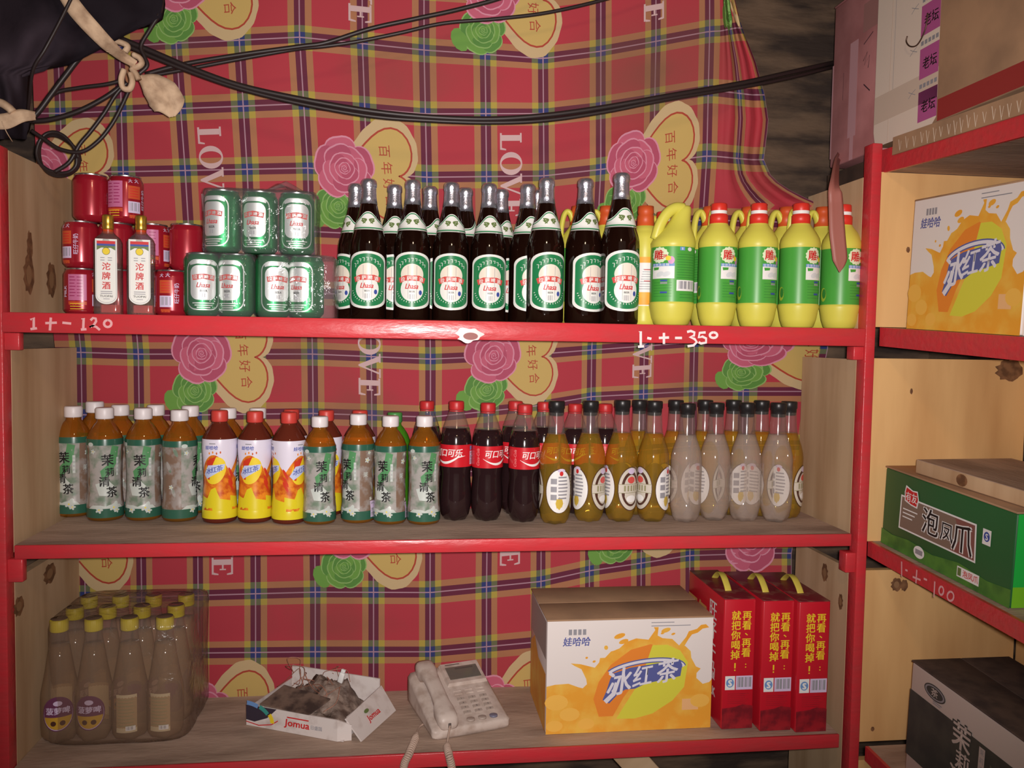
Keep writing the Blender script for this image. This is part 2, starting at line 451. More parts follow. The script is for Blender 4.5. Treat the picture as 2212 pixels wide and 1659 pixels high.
su = thing('shelf_unit', 'red-edged pine shelf unit along the back wall with three long boards', 'shelf unit', (0.105, 0.15, 0))
su.location = (0, 0, 0)
for x0, x1, zt in ((XL-0.028, XL, 1.675), (XR, XR+0.021, 1.752)):
    mb = MB().rbox(x0, x1, -0.002, 0.03, 0.0, zt, RED, 0.002)
    o = mb.build('post', su); o['label'] = 'red painted upright post'
# side panels, one board per bay
PL = MB().box(XL-0.018, XL, 0.03, 0.33, ZT-0.002, 1.672, WOOD)
fL = lambda x, y, o: (XL+o, x, y); fR = lambda x, y, o: (XR-o, x, y)
knots(PL, [(0.105, 1.458, 0.022, 0.036, 1), (0.205, 1.455, 0.022, 0.034, 1), (0.11, 1.51, 0.012, 0.03, 0)], fL)
PL.build('side_panel', su)
MB().box(XL-0.018, XL, 0.03, 0.33, ZM-0.02, 1.319, WOOD).build('side_panel', su)
PL = MB().box(XL-0.018, XL, 0.03, 0.33, 0.0, 0.899, WOOD)
knots(PL, [(0.045, 0.845, 0.02, 0.018, 1), (0.18, 0.868, 0.028, 0.02, 1)], fL)
PL.build('side_panel', su)
MB().box(XR, XR+0.012, 0.03, 0.262, ZT-0.002, 1.69, WOOD).build('side_panel', su)
MB().box(XR, XR+0.012, 0.03, 0.262, ZM-0.02, 1.323, WOOD).build('side_panel', su)
PL = MB().box(XR, XR+0.012, 0.03, 0.262, 0.0, 0.89, WOOD)
knots(PL, [(0.125, 0.855, 0.013, 0.02, 1), (0.055, 0.812, 0.009, 0.017, 1)], lambda x, y, o: (XR-o, x, y))
PL.build('side_panel', su)
def shelf(z, zb, x0, x1, top):
    m = MB().box(x0, x1, 0.002, 0.29, zb+0.003, z, DUSTW if top else WOOD)
    o = m.build('shelf_board', su)
    e = MB().rbox(x0, x1, -0.003, 0.004, zb, z, RED, 0.0015).build('painted_edge', o); e['label'] = 'red painted front edge'
    return o
b_top = shelf(ZT, 1.3495, XL-0.001, XR-0.001, True)
b_mid = shelf(ZM, 0.945, XL+0.014, XR-0.014, True)
b_bot = shelf(ZB, 0.527, XL+0.001, XR-0.024, True)
# cleats that carry the boards
for x0, x1, z0, z1, y1 in ((XL, XL+0.026, 1.318, 1.349, 0.02), (XL, XL+0.026, 0.902, 0.944, 0.02), (XR-0.022, XR, 1.322, 1.349, 0.03), (XR-0.022, XR, 0.889, 0.93, 0.03)):
    MB().rbox(x0, x1, 0.002, y1, z0, z1, RED, 0.002).build('cleat', su)
chalk(b_top, [[(66, 691), (73, 686), (73, 709)], [(66, 711), (80, 709)], [(98, 698), (123, 697)], [(110, 686), (108, 714)], [(135, 697), (154, 699)],
              [(177, 690), (181, 687), (180, 711)], [(175, 712), (187, 711)], [(196, 692), (201, 687), (207, 688), (208, 694), (203, 702), (194, 707), (200, 704), (208, 706), (216, 713)], oval(233, 699, 8, 7.5)], ('y', -0.0032))
chalk(b_top, [[(1381, 718), (1384, 716), (1384, 748)], [(1378, 749), (1391, 748)], [(1398, 730), (1407, 732)], [(1423, 730), (1445, 729)], [(1434, 719), (1434, 743)], [(1458, 730), (1473, 730)],
              [(1484, 717), (1492, 715), (1500, 718), (1499, 725), (1490, 728), (1500, 732), (1505, 739), (1498, 746), (1485, 748)], [(1524, 718), (1511, 719), (1509, 729), (1517, 727), (1525, 731), (1525, 740), (1514, 742), (1509, 739)], oval(1541, 724, 8, 6)], ('y', -0.0032), 0.0048, CHALKW)
# flash highlight painted pale round a knot, middle of the top edge
mb = MB(); a = Art(); KN = mat('edge_knot', (140, 70, 60), 0.5)
c = at_y(1012, 724, -0.003)
a.poly([(c.x+0.024*math.cos(t)*(1+0.18*math.sin(3*t+1)+0.12*math.sin(7*t)), c.z+0.0135*math.sin(t)*(1+0.15*math.cos(5*t+2))) for t in [2*PI*i/36 for i in range(36)]], mat('glint_paint', (224, 180, 176), 0.3), 0)
a.ell(c.x+0.004, c.z-0.002, 0.014, 0.007, KN, 1)
a.put(mb, lambda x, y, o: (x, -0.003-o, y), off=0.0002); o = mb.build('painted_glint', b_top); o['label'] = 'pale painted flash highlight round a knot'
# under the lowest board
o = MB().rbox(-0.25, 0.25, -0.008, 0.008, -0.03, 0.03, WOOD, 0.002).build('scrap_plank', None)
tag(o, 'bare plank leaning under the lowest board of the back shelves', 'plank'); o.location = (0.60, 0.16, 0.33); o.rotation_euler = (0, R(48), 0)
# ------------------------------------------------------------------ the right-hand unit, its boards sloping a little towards the viewer
SL = 0.05
XP = 0.945
ru = thing('shelf_unit', 'red-edged pine shelf unit on the right, square to the back shelves', 'shelf unit', (0, 0, 0))
def rboard(z, th, y0, y1, dep, x0=XP, rear=0.0):
    zz = lambda y: z+SL*y
    def slab_(xa, xb, d, m, mb): return mb.hexa([(xa, y1, zz(y1)-th+d), (xb, y1, zz(y1)-th+d), (xb, y0, zz(y0)-th+d), (xa, y0, zz(y0)-th+d), (xa, y1, zz(y1)), (xb, y1, zz(y1)), (xb, y0, zz(y0)), (xa, y0, zz(y0))], m)
    mb = slab_(x0+0.004, x0+dep, 0.002, DUSTW, MB())
    if rear: mb.box(x0+0.02, x0+dep, y0, rear, zz(y0)-th+0.004, zz(y0)-0.0005, KRAFTD)
    o = mb.build('shelf_board', ru)
    e = slab_(x0-0.003, x0+0.004, 0, RED, MB()).build('painted_edge', o); e['label'] = 'red painted front edge'
    return o
KRAFTD = mat('dark_old_board', (84, 62, 50), 0.85, noise=((60, 44, 36), 10, 0.4, 0.6))
r_top = rboard(1.742, 0.046, 0.03, -0.8, 0.34, XP, 0.275)
r_up = rboard(1.388, 0.037, -0.003, -0.8, 0.34)
r_mid = rboard(0.952, 0.031, 0.01, -0.8, 0.34)
r_low = rboard(0.532, 0.03, -0.01, -0.8, 0.34)
for z0, z1, kn in ((1.389, 1.697, [(1.0, 1.545, 0.004, 0.006, 0)]), (0.953, 1.326, [(1.235, 1.305, 0.03, 0.022, 0), (1.02, 1.26, 0.003, 0.006, 0)]), (0.534, 0.893, [(1.005, 0.862, 0.012, 0.014, 1), (1.022, 0.86, 0.008, 0.012, 0), (0.965, 0.56, 0.004, 0.005, 0)]), (0.0, 0.495, [])):
    mb = MB().box(XR+0.021, XP+0.33, 0.004, 0.02, z0, z1, WOODY)
    knots(mb, kn, lambda x, y, o: (x, 0.004-o, y))
    o = mb.build('end_panel', ru)
MB().box(XP+0.335, XP+0.35, -0.8, 0.004, 0.0, 1.75, WOODY).build('back_panel', ru)
MB().rbox(XP-0.003, XP+0.018, -0.83, -0.8, 0.0, 1.72, RED, 0.002).build('post', ru)
chalk(r_mid, [[(1948, 1213), (1948, 1246)], [(1956, 1231), (1961, 1233)], [(1972, 1246), (1989, 1253)], [(1981, 1231), (1979, 1260)], [(1996, 1250), (2003, 1253)], [(2020, 1256), (2018, 1290)], oval(2034, 1276, 5, 9), oval(2054, 1288, 7, 10)], ('x', XP-0.0031), 0.0036)

# ------------------------------------------------------------------ the plaid cloth on the back wall
KX = np.arange(-1, 14)
PXT = {-1.3: [-10, 115, 250, 376, 513, 645, 782, 916, 1048, 1173, 1298, 1417, 1533, 1640, 1740],
       0: [0, 125, 258, 380, 517, 647, 783, 916, 1048, 1173, 1298, 1417, 1533, 1650, 1760],
       2: [10, 135, 266, 400, 534, 665, 793, 922, 1051, 1175, 1298, 1412, 1527, 1640, 1750],
       5: [52, 175, 299, 424, 550, 675, 802, 930, 1057, 1170, 1278, 1392, 1500, 1605, 1790],
       9: [62, 184, 306, 428, 552, 681, 807, 929, 1051, 1169, 1273, 1385, 1490, 1600, 1710],
       11.2: [62, 184, 306, 428, 552, 681, 807, 929, 1051, 1169, 1273, 1385, 1490, 1600, 1710]}
KYC = [0, 1, 4, 6, 8, 9, 11, 12.5]
PYT = {-1.3: [-70, -80, -95, -65, -50, -65, -105, -110], 0: [108, 100, 80, 108, 127, 111, 68, 60], 1: [245, 240, 224, 246, 245, 231, 195, 205],
       2: [371, 371, 363, 383, 380, 366, 337, 345], 3: [505, 503, 500, 512, 508, 497, 475, 480], 5: [761, 765, 765, 776, 765, 757, 740, 745],
       6: [896, 898, 893, 901, 875, 856, 845, 845], 9: [1290, 1290, 1279, 1280, 1256, 1233, 1200, 1195], 10: [1415, 1412, 1408, 1408, 1386, 1362, 1330, 1330],
       11.2: [1572, 1570, 1566, 1560, 1545, 1530, 1500, 1500]}
def cloth_px(k, r):
    x = float(np.interp(r, list(PXT), [np.interp(k, KX, v) for v in PXT.values()]))
    y = float(np.interp(r, list(PYT), [np.interp(k, KYC, v) for v in PYT.values()]))
    if k > 11.2:
        e = float(np.interp(r, [-1.3, 0, 0.5, 1, 1.4, 2, 2.3, 2.55, 2.8], [1560, 1603, 1632, 1652, 1660, 1650, 1668, 1720, 1800]))
        xa = float(np.interp(r, list(PXT), [np.interp(11.2, KX, v) for v in PXT.values()]))
        if r < 2.8: x = xa+(e-xa)*(k-11.2)/1.8
    return x, y
def cloth_at(k, r, o=0.0):
    x, y = cloth_px(k, r)
    Y = 0.355-0.075*max(0, min(1, k/12)) + float(np.interp(r, [-1.3, 1, 2.6, 3.2, 9, 10.5, 11.2], [-0.12, -0.075, -0.03, 0, 0, -0.012, -0.02]))
    Y += 0.005*math.sin(k*1.35+0.4)*math.sin(r*0.55+1)+0.002*math.sin(k*3.1+r*0.9)
    if k > 11.2 and r < 3.2: Y += 0.012*math.sin((k-11.2)*9+r*0.8)*min(1, (k-11.2)*2)
    if k > 8.2: Y += 0.006*math.sin((k-8.2)*1.6+r)*min(1, (k-8.2))
    return at_y(x, y, Y-o)
mb = MB(); NI, NJ = 112, 100
K0, K1, R0, R1 = -0.45, 13.0, -1.2, 11.1
vs = []; uvs = []
for j in range(NJ+1):
    for i in range(NI+1):
        k = K0+(K1-K0)*i/NI; r = R0+(R1-R0)*j/NJ; vs.append(cloth_at(k, r)); uvs.append((k, r))
fs = [(j*(NI+1)+i, (j+1)*(NI+1)+i, (j+1)*(NI+1)+i+1, j*(NI+1)+i+1) for j in range(NJ) for i in range(NI)]
mb.add(vs, fs, plaid(), True)
P1, P2, P3 = mat('rose_pink', (186, 88, 112), 0.75), mat('rose_light', (204, 134, 154), 0.75), mat('rose_deep', (170, 72, 98), 0.75)
G1, G2, G3 = mat('leaf_green', (100, 146, 60), 0.75), mat('leaf_light', (132, 168, 94), 0.75), mat('leaf_deep', (82, 130, 54), 0.75)
HB, HI, HR = mat('heart_beige', (190, 164, 122), 0.75), mat('heart_gold', (190, 160, 92), 0.75), mat('heart_outline', (164, 60, 40), 0.75)
LV = mat('love_white', (196, 164, 164), 0.75)
def rose(a, cx, cy, rad, c1, c2, c3, L, seed, flat_=1.0):
    rg = random.Random(seed)
    def petal(px, py, t, w, h, m, L):           # broad rounded petal, slightly notched at its tip
        pts = []
        for i in range(22):
            q = 2*PI*i/22; x, y = h*math.cos(q), w*math.sin(q)
            if math.cos(q) > 0.6: x -= h*0.13*(1-abs(math.sin(q))/0.8)
            pts.append((px+x*math.cos(t)-y*math.sin(t), py+x*math.sin(t)+y*math.cos(t)))
        a.poly(pts, m, L)
    rings = [(5, 0.58, 0.46, 0.36, 0.35), (5, 0.40, 0.40, 0.30, 0.95), (5, 0.25, 0.31, 0.23, 0.2), (4, 0.14, 0.22, 0.16, 0.8), (3, 0.07, 0.14, 0.11, 0.3)]
    for q, (n, d, pw_, ph_, off_) in enumerate(rings):
        for i in range(n):
            t = off_+2*PI*i/n+rg.uniform(-0.18, 0.18); k = rg.uniform(0.92, 1.1)
            px, py = cx+rad*d*math.cos(t), cy+rad*d*math.sin(t)
            petal(px, py, t, rad*pw_*k*1.05, rad*ph_*k*1.09, c2, L)
            petal(px-0.02*rad*math.cos(t), py-0.02*rad*math.sin(t), t, rad*pw_*k, rad*ph_*k*0.99, c1 if (i+q) % 2 else c3, L+0.5)
            L += 0.3
        L += 0.6
    a.line([(cx+rad*0.011*t*math.cos(t*1.1), cy+rad*0.011*t*math.sin(t*1.1)) for t in range(1, 12)], rad*0.025, c2, L)
    return L
def heart_pts(cx, cy, s, n=48, scal=0.0, c2=4.6):
    o = []
    for i in range(n):
        t = 2*PI*i/n; hx = 16*math.sin(t)**3/16; hy = (13*math.cos(t)-c2*math.cos(2*t)-1.4*math.cos(3*t)-0.7*math.cos(4*t))/16+0.05
        q = s*(1+scal*math.sin(24*t))
        o.append((cx+hy*q*1.0, cy-hx*q))         # turned a quarter: the cleft points right
    return o
CL = Art()
def heart_motif(k, r, seed):
    y = -r
    CL.poly(heart_pts(k-0.22, y, 0.93, 96, 0.008, 3.4), HB, 0)
    CL.poly(heart_pts(k-0.20, y, 0.75), HI, 1)
    CL.line(heart_pts(k-0.20, y, 0.75), 0.03, HR, 2, True)
    for i, ch in enumerate('百年好合'): CL.text(ch, k-0.10+0.03*i, y+0.38-i*0.265, 0.21, HR, 2, -PI/2+0.05)
    rose(CL, k-0.90, y-0.55, 0.42, G1, G2, G3, 3, seed)
    CL.ell(k-1.28, y-0.72, 0.14, 0.2, G1, 3, 12, 0.5)
    rose(CL, k-0.78, y+0.06, 0.55, P1, P2, P3, 12, seed+1)
for a_ in (0, 1, 2):
    for b_ in (0, 1):
        heart_motif(5.4+5*(a_-1)+0.0, 2.02+6*b_, 10); heart_motif(2.87+5*(a_-1)+5, 5.05+6*b_, 20); 
    heart_motif(2.87+5*(a_), -0.93, 20)
rose(CL, 12.2, -8.75, 0.6, P1, P2, P3, 12, 31)
def love(k, r):
    """LOVE in a serif letter, reading downwards"""
    a = Art(); S, T = 0.085, 0.035
    def serif(x, y): a.rect(x-0.07, y-0.014, x+0.07, y+0.014, LV, 2)
    a.rect(-0.47, -0.17, -0.47+S, 0.17, LV, 2); serif(-0.43, 0.165); a.rect(-0.50, -0.18, -0.26, -0.15, LV, 2); a.poly([(-0.29, -0.18), (-0.255, -0.18), (-0.245, -0.08), (-0.265, -0.08)], LV, 2)
    n = 28; o_ = [(-0.05+0.17*math.cos(2*PI*i/n), 0.185*math.sin(2*PI*i/n)) for i in range(n)]; q_ = [(-0.05+0.09*math.cos(2*PI*i/n), 0.16*math.sin(2*PI*i/n)) for i in range(n)]
    a.raw(o_+q_, [(i, (i+1) % n, n+(i+1) % n, n+i) for i in range(n)], LV, 2)
    a.poly([(0.13, 0.17), (0.215, 0.17), (0.315, -0.09), (0.275, -0.18)], LV, 2); a.poly([(0.275, -0.18), (0.40, 0.17), (0.43, 0.17), (0.30, -0.18)], LV, 2); serif(0.17, 0.165); serif(0.41, 0.165)
    x = 0.52; a.rect(x, -0.17, x+S, 0.17, LV, 2)
    for yy in (0.155, -0.165): a.rect(x-0.03, yy-0.016, x+0.23, yy+0.016, LV, 2)
    a.rect(x, -0.012, x+0.16, 0.016, LV, 2)
    for sg in (1, -1): a.poly([(x+0.20, 0.15*sg), (x+0.235, 0.15*sg), (x+0.24, 0.07*sg), (x+0.22, 0.07*sg)], LV, 2)
    a.rect(x+0.145, -0.05, x+0.165, 0.055, LV, 2)
    a.xf(lambda x, y: (k+y*1.05, -r-(x-0.12)*1.08))
    CL.it += a.it
for a_ in (0, 1, 2):
    for b_ in (0, 1):
        if a_ < 2: love(2.43+5*a_, 1.98+6*b_)
    love(4.97+5*a_, 4.97); love(4.97+5*a_, -1.03)
keep = []
for vs_, fs_, m_, L_ in CL.it:
    xs = [v[0] for v in vs_]; ys = [v[1] for v in vs_]
    if min(xs) > 12.85 or max(xs) < K0 or max(ys) < -R1 or min(ys) > -R0: continue
    keep.append(([(min(max(x, K0+0.02), 12.9), min(max(y, -R1+0.02), -R0-0.02)) for x, y in vs_], fs_, m_, L_))
CL.it = keep
CL.put(mb, lambda x, y, o: cloth_at(x, -y, o), step=0.24, stepy=0.246, off=0.0012, dl=0.00016)
mb.uv = uvs+[(0.5, 0.5)]*(len(mb.v)-len(uvs))
o = mb.build('plaid_cloth')
tag(o, 'red plaid cloth with roses, hearts and LOVE hung behind the shelves', 'cloth')

# ------------------------------------------------------------------ drinks and goods: one of each kind
def on(z, px, Y):
    """the spot on a board at height z, at depth Y, that stands in column px of the photo"""
    py = 900.0
    for _ in range(12):
        p = at_y(px, py, Y); q = Vector((p.x, Y, z)); py = proj(q)[1]
    return q
FOIL = mat('silver_foil', (196, 194, 206), 0.28, 0.85, bump=(0.15, 300))
BEERG = mat('brown_beer_glass', (30, 13, 8), 0.06, trans=0.25, ior=1.5, coat=0.6)
LABW = mat('label_white', (238, 238, 232), 0.32, coat=0.25)
LABG = mat('label_green', (38, 128, 78), 0.32, coat=0.25)
LABP = mat('label_cream', (236, 226, 210), 0.32)
RIB = mat('ribbon_red', (214, 84, 78), 0.32)
HOP = mat('hop_green', (104, 124, 70), 0.4)

def lhasa_art(w, z0, z1, arch, base, full=True):
    """bottle label in arc length; w half width"""
    a = Art(); h = z1-z0
    def out(k, L, m):
        p = [(w*k*math.cos(t), z1-arch+arch*math.sin(t)-(1-k)*w*0.9) for t in [PI*i/16 for i in range(17)]]
        p += [(w*k*math.cos(t), z0+base+base*math.sin(t)+(1-k)*w*0.9) for t in [PI+PI*i/16 for i in range(17)]]
        a.poly(p, m, L)
    out(1, 0, LABW); out(0.88, 1, LABG)
    cx = 0; zc = (z0+z1)/2; s = w/0.044
    pw = 0.024*s
    a.poly([(pw*math.cos(t), z1-0.046*s+0.022*s*math.sin(t)) for t in [PI*i/14 for i in range(15)]]+[(-pw*0.8, zc-0.012*s), (pw*0.8, zc-0.012*s)], LABP, 2)
    a.ell(0, z0+0.040*s, 0.024*s, 0.024*s, LABW, 3)
    a.line([(-0.027*s, z1-0.058*s), (-0.013*s, z1-0.053*s), (0.013*s, z1-0.053*s), (0.027*s, z1-0.058*s)], 0.011*s, RIB, 4)
    for i, ch in enumerate('拉萨啤酒'): a.text(ch, (-0.0185+0.0123*i)*s, z1-(0.0555 if i in (0, 3) else 0.0535)*s, 0.0095*s, LABW, 5, 0, 0.02)
    for x in (-0.008, 0.009): a.line([(x*s, z1-0.028*s), (x*s, z0+0.022*s)], 0.0007*s, GREY, 4)
    a.text('Lhasa', 0, z0+0.047*s, 0.015*s, REDP, 5, 0, 0.02, 0.8, 0.25)
    a.text('BEER', 0, z0+0.036*s, 0.005*s, BLACK, 5, 0, 0.02)
    a.barcode(-0.007*s, z0+0.018*s, 0.006*s, z0+0.032*s, LABW, GREY, 4, 9)
    a.ell(0.017*s, z0+0.034*s, 0.0035*s, 0.005*s, BLUE, 5, 12)
    for i in range(9):                                   # script along the arch
        t = PI*(0.2+0.6*i/8); r = 0.032*s
        x, y = r*math.cos(t), z1-0.045*s+0.030*s*math.sin(t)
        a.line([(x-0.002*s, y+0.002*s), (x+0.002*s, y+0.0022*s), (x+0.0012*s, y-0.003*s*(1+(i % 3)*0.4))], 0.0012*s, LABW, 4)
    for i in range(17):                                  # small print round the foot
        t = PI+PI*(0.08+0.84*i/16)
        x, y = 0.0335*s*math.cos(t), z0+0.043*s+0.029*s*math.sin(t)
        a.ell(x, y, 0.0008*s, 0.0018*s, LABW, 4, 6, t+PI/2)
    return a

BEERP = [(0.030, 0), (0.0355, 0.0012), (0.0375, 0.006), (0.0375, 0.150), (0.0368, 0.160), (0.0345, 0.170), (0.0308, 0.182), (0.0262, 0.200), (0.0212, 0.220), (0.0172, 0.238), (0.0152, 0.252)]
def make_beer():
    t = thing('beer_bottle', 'brown beer bottle', 'bottle'); rf = interp(BEERP)
    MB().lathe(BEERP, BEERG, 40, cap1=True).build('glass_body', t)
    f = [(0.0176, 0.2385), (0.0156, 0.252), (0.0148, 0.268), (0.0150, 0.2725), (0.0162, 0.2745), (0.0162, 0.282), (0.0152, 0.286), (0.0120, 0.2895), (0, 0.290)]
    o = MB().lathe(f, FOIL, 32).build('foil_cap', t); o['label'] = 'silver foil over the cap and neck'
    mb = MB(); lhasa_art(0.044, 0.024, 0.140, 0.020, 0.018).put(mb, cyl(rf, 0.0375), step=0.004, off=0.0004)
    mb.build('body_label', t)
    a = Art(); rr = 0.0265
    def up(x, k): return 0.200+0.0215*math.exp(-(abs(x)/0.021)**2.6)
    xs = [-0.046+0.092*i/24 for i in range(25)]
    a.poly([(x, 0.184+0.0) for x in xs]+[(x, up(x, 1)) for x in reversed(xs)], LABW, 0)
    a.line([(x, up(x, 1)-0.003) for x in xs], 0.0022, LABG, 1); a.line([(x, 0.1875) for x in xs], 0.0024, LABG, 1)
    for sx in (-1, 1):
        for k in range(5): a.ell(sx*(0.0060+0.0012*k), 0.203+0.003*(k % 3-1), 0.0062, 0.0014, HOP, 2, 8, sx*(-0.8+0.45*k))
    mb = MB(); a.put(mb, cyl(rf, rr), step=0.003, off=0.0005); mb.build('neck_label', t)
    return t

# beer cans in shrink wrap
CANG = mat('can_green', (46, 140, 84), 0.42, 0.75, coat=0.4)
CANW = mat('can_white', (244, 248, 244), 0.52, 0.7, coat=0.5)
ALU = mat('aluminium', (205, 205, 205), 0.25, 0.95)
def can_profile(r, h, k): return [(r*0.72, 0), (r*0.80, 0.002), (r*0.985, 0.009), (r, 0.012), (r, h-0.014), (r*0.985, h-0.011), (r*0.86, h-0.003)], [(r*0.86, h-0.003), (r*0.88, h-0.001), (r*0.88, h), (r*0.84, h), (r*0.82, h-0.004), (0, h-0.004)]
def make_green_can():
    t = thing('beer_can', 'green beer can', 'can'); r, h = 0.033, 0.118
    p, q = can_profile(r, h, 0); rf = interp(p)
    MB().lathe(p, CANG, 36, cap1=False).build('can_body', t)
    MB().lathe(q, ALU, 36, cap0=False).build('can_lid', t)
    def rr(w, z0, z1, c, n=6):
        o = []
        for (x, y, a0) in ((w-c, z1-c, 0), (-w+c, z1-c, PI/2), (-w+c, z0+c, PI), (w-c, z0+c, 1.5*PI)):
            o += [(x+c*math.cos(a0+PI/2*i/n), y+c*math.sin(a0+PI/2*i/n)) for i in range(n+1)]
        return o
    for ax in (0, PI):
        a = Art()
        a.line(rr(0.031, 0.012, 0.104, 0.018), 0.0022, CANW, 0, True)
        a.poly(rr(0.024, 0.030, 0.094, 0.014), CANW, 0)
        a.line([(-0.025, 0.097), (-0.012, 0.100), (0.012, 0.100), (0.025, 0.097)], 0.006, CANW, 1)
        a.line([(-0.02, 0.071), (0, 0.074), (0.02, 0.071)], 0.010, RIB, 2)
        for i, ch in enumerate('拉萨啤酒'): a.text(ch, -0.0145+0.0097*i, 0.0725, 0.0082, CANW, 3, 0, 0.02)
        a.text('Lhasa', 0, 0.058, 0.013, REDP, 3, 0, 0.02, 0.85, 0.25)
        a.text('BEER', 0, 0.047, 0.006, BLACK, 3, 0, 0.02)
        a.barcode(-0.006, 0.033, 0.007, 0.043, CANW, GREY, 2, 8)
        for i in range(3): a.line([(-0.02+0.004*i, 0.024-0.004*i), (0.02-0.004*i, 0.024-0.004*i)], 0.0018, CANW, 2)
        mb = MB(); a.put(mb, cyl(rf, r, ax), step=0.004); mb.build('printed_label', t)
    return t
# small red milk cans
CANR = mat('can_red', (160, 28, 44), 0.25, 0.2, coat=0.5)
LILAC = mat('lilac_panel', (196, 110, 150), 0.3)
LILACT = mat('lilac_text', (150, 40, 90), 0.3)
ORPAN = mat('orange_panel', (200, 82, 48), 0.3)
PALE = mat('pale_print', (214, 196, 226), 0.3)
def make_milk_can():
    t = thing('milk_can', 'small red milk can', 'can'); r, h = 0.033, 0.0905
    p, q = can_profile(r, h, 0); rf = interp(p)
    MB().lathe(p, CANR, 36, cap1=False).build('can_body', t); MB().lathe(q, ALU, 36, cap0=False).build('can_lid', t)
    a = Art()
    a.rect(-0.018, 0.028, 0.016, 0.078, LILAC, 0)
    for i in range(7):
        for j in range(2): a.rect(-0.015+0.014*j, 0.072-0.006*i, -0.015+0.014*j+0.010+0.002*((i+j) % 2), 0.0735-0.006*i, LILACT, 1)
    a.rect(-0.018, 0.008, 0.016, 0.026, ORPAN, 0)
    for i in range(3): a.rect(-0.014, 0.021-0.005*i, 0.010, 0.0222-0.005*i, YELP, 1)
    for x0 in (0.026, ):
        a.rect(x0, 0.045, x0+0.024, 0.070, ORPAN, 0)
        for i in range(4): a.rect(x0+0.003, 0.064-0.005*i, x0+0.02, 0.0655-0.005*i, REDP, 1)
        a.barcode(x0, 0.018, x0+0.024, 0.040, PALE, GREY, 1, 9)
        a.text('大', x0+0.004, 0.079, 0.008, PALE, 1, 0, 0.02); a.text('大', x0+0.016, 0.080, 0.009, PALE, 1, 0, 0.02)
        a.rect(x0+0.002, 0.008, x0+0.02, 0.014, ORPAN, 1)
    a.text('旺仔牛奶', 0.058, 0.045, 0.010, PALE, 1, PI/2, 0.01)
    a.text('MILK', -0.026, 0.045, 0.010, PALE, 1, PI/2, 0.03)
    mb = MB(); a.put(mb, cyl(rf, r), step=0.004); mb.build('printed_label', t)
    return t
# flat spirit bottle
CLEARG = liquid('clear_glass', (244, 244, 242), (190, 180, 174), 0.08, 1.5, 0.04, 0.3)
GOLD = mat('gold_cap', (212, 170, 70), 0.3, 0.8)
def make_spirit():
    t = thing('spirit_bottle', 'clear flat bottle', 'bottle')
    hw, hd = 0.0265, 0.020
    def sh(x, y, z, a):
        k = 1.0 if z < 0.148 else max(0.0, 1-(z-0.148)/0.018)
        rr = math.hypot(x, y); c, s_ = math.sin(a), -math.cos(a)
        n = 5.0; q = (abs(c)**n+abs(s_)**n)**(-1/n); f = rr/0.0265
        bx, by = q*c*hw*f, q*s_*hd*f
        return (bx*k+c*rr*(1-k), by*k+s_*rr*(1-k))
    p = [(0.024, 0), (0.0262, 0.003), (0.0265, 0.01), (0.0265, 0.150), (0.0235, 0.158), (0.015, 0.166), (0.0098, 0.172), (0.0095, 0.184)]
    MB().lathe(p, CLEARG, 48, shape=sh).build('glass_body', t)
    MB().lathe([(0.0102, 0.176), (0.0110, 0.178), (0.0112, 0.186), (0.0104, 0.189), (0.0112, 0.192), (0.0112, 0.203), (0.0098, 0.206), (0, 0.206)], GOLD, 28).build('gold_cap', t)
    MB().lathe([(0.0100, 0.168), (0.0102, 0.176)], mat('amber_seal', (190, 70, 30), 0.3), 28, cap0=False, cap1=False).build('neck_seal', t)
    a = Art()
    def shp(w, z0, z1): return [(w, z1), (-w, z1)]+[(w*math.cos(q), z0+w*0.8+w*0.8*math.sin(q)) for q in [PI+PI*i/14 for i in range(15)]]
    a.poly(shp(0.0205, 0.022, 0.155), LABW, 0); a.line(shp(0.0185, 0.025, 0.153), 0.0007, GREY, 1, True)
    a.rect(-0.0175, 0.145, 0.0175, 0.151, REDP, 2); a.rect(-0.0175, 0.141, 0.0175, 0.145, BLUE, 2)
    a.poly([(-0.0175, 0.132), (-0.0175, 0.141), (0.0175, 0.141), (0.0175, 0.132), (0.009, 0.137), (-0.009, 0.137)], HOP, 2)
    a.ell(0, 0.130, 0.0075, 0.0075, BLACK, 3); a.ell(0, 0.130, 0.0068, 0.0068, YELP, 4)
    for i in range(2):
        for sx in (-1, 1): a.rect(sx*0.007-0.004, 0.116-0.005*i, sx*0.007+0.004, 0.1175-0.005*i, GREY, 2)
    a.column('沱牌酒', 0, 0.099, 0.0195, 0.0165, REDP, 3, 0.02)
    for i in range(2): a.rect(-0.011, 0.047-0.004*i, 0.011, 0.0485-0.004*i, GREY, 2)
    a.text('TUOPAI', 0, 0.0385, 0.006, BLACK, 3, 0, 0.01, 1.15); a.rect(-0.006, 0.032, 0.006, 0.0332, GREY, 2)
    mb = MB(); a.put(mb, lambda x, y, o: (x, -hd-o, y), off=0.0006)
    # the same paper seen on the rear face, red as through the spirit
    mb.build('paper_label', t); mb = MB()
    Art().rect(-0.018, 0.006, 0.018, 0.022, REDP, 0).put(mb, lambda x, y, o: (x, hd+o, y), off=0.0006)
    o = mb.build('rear_label', t); o['label'] = 'red rear label seen through the glass'
    return t
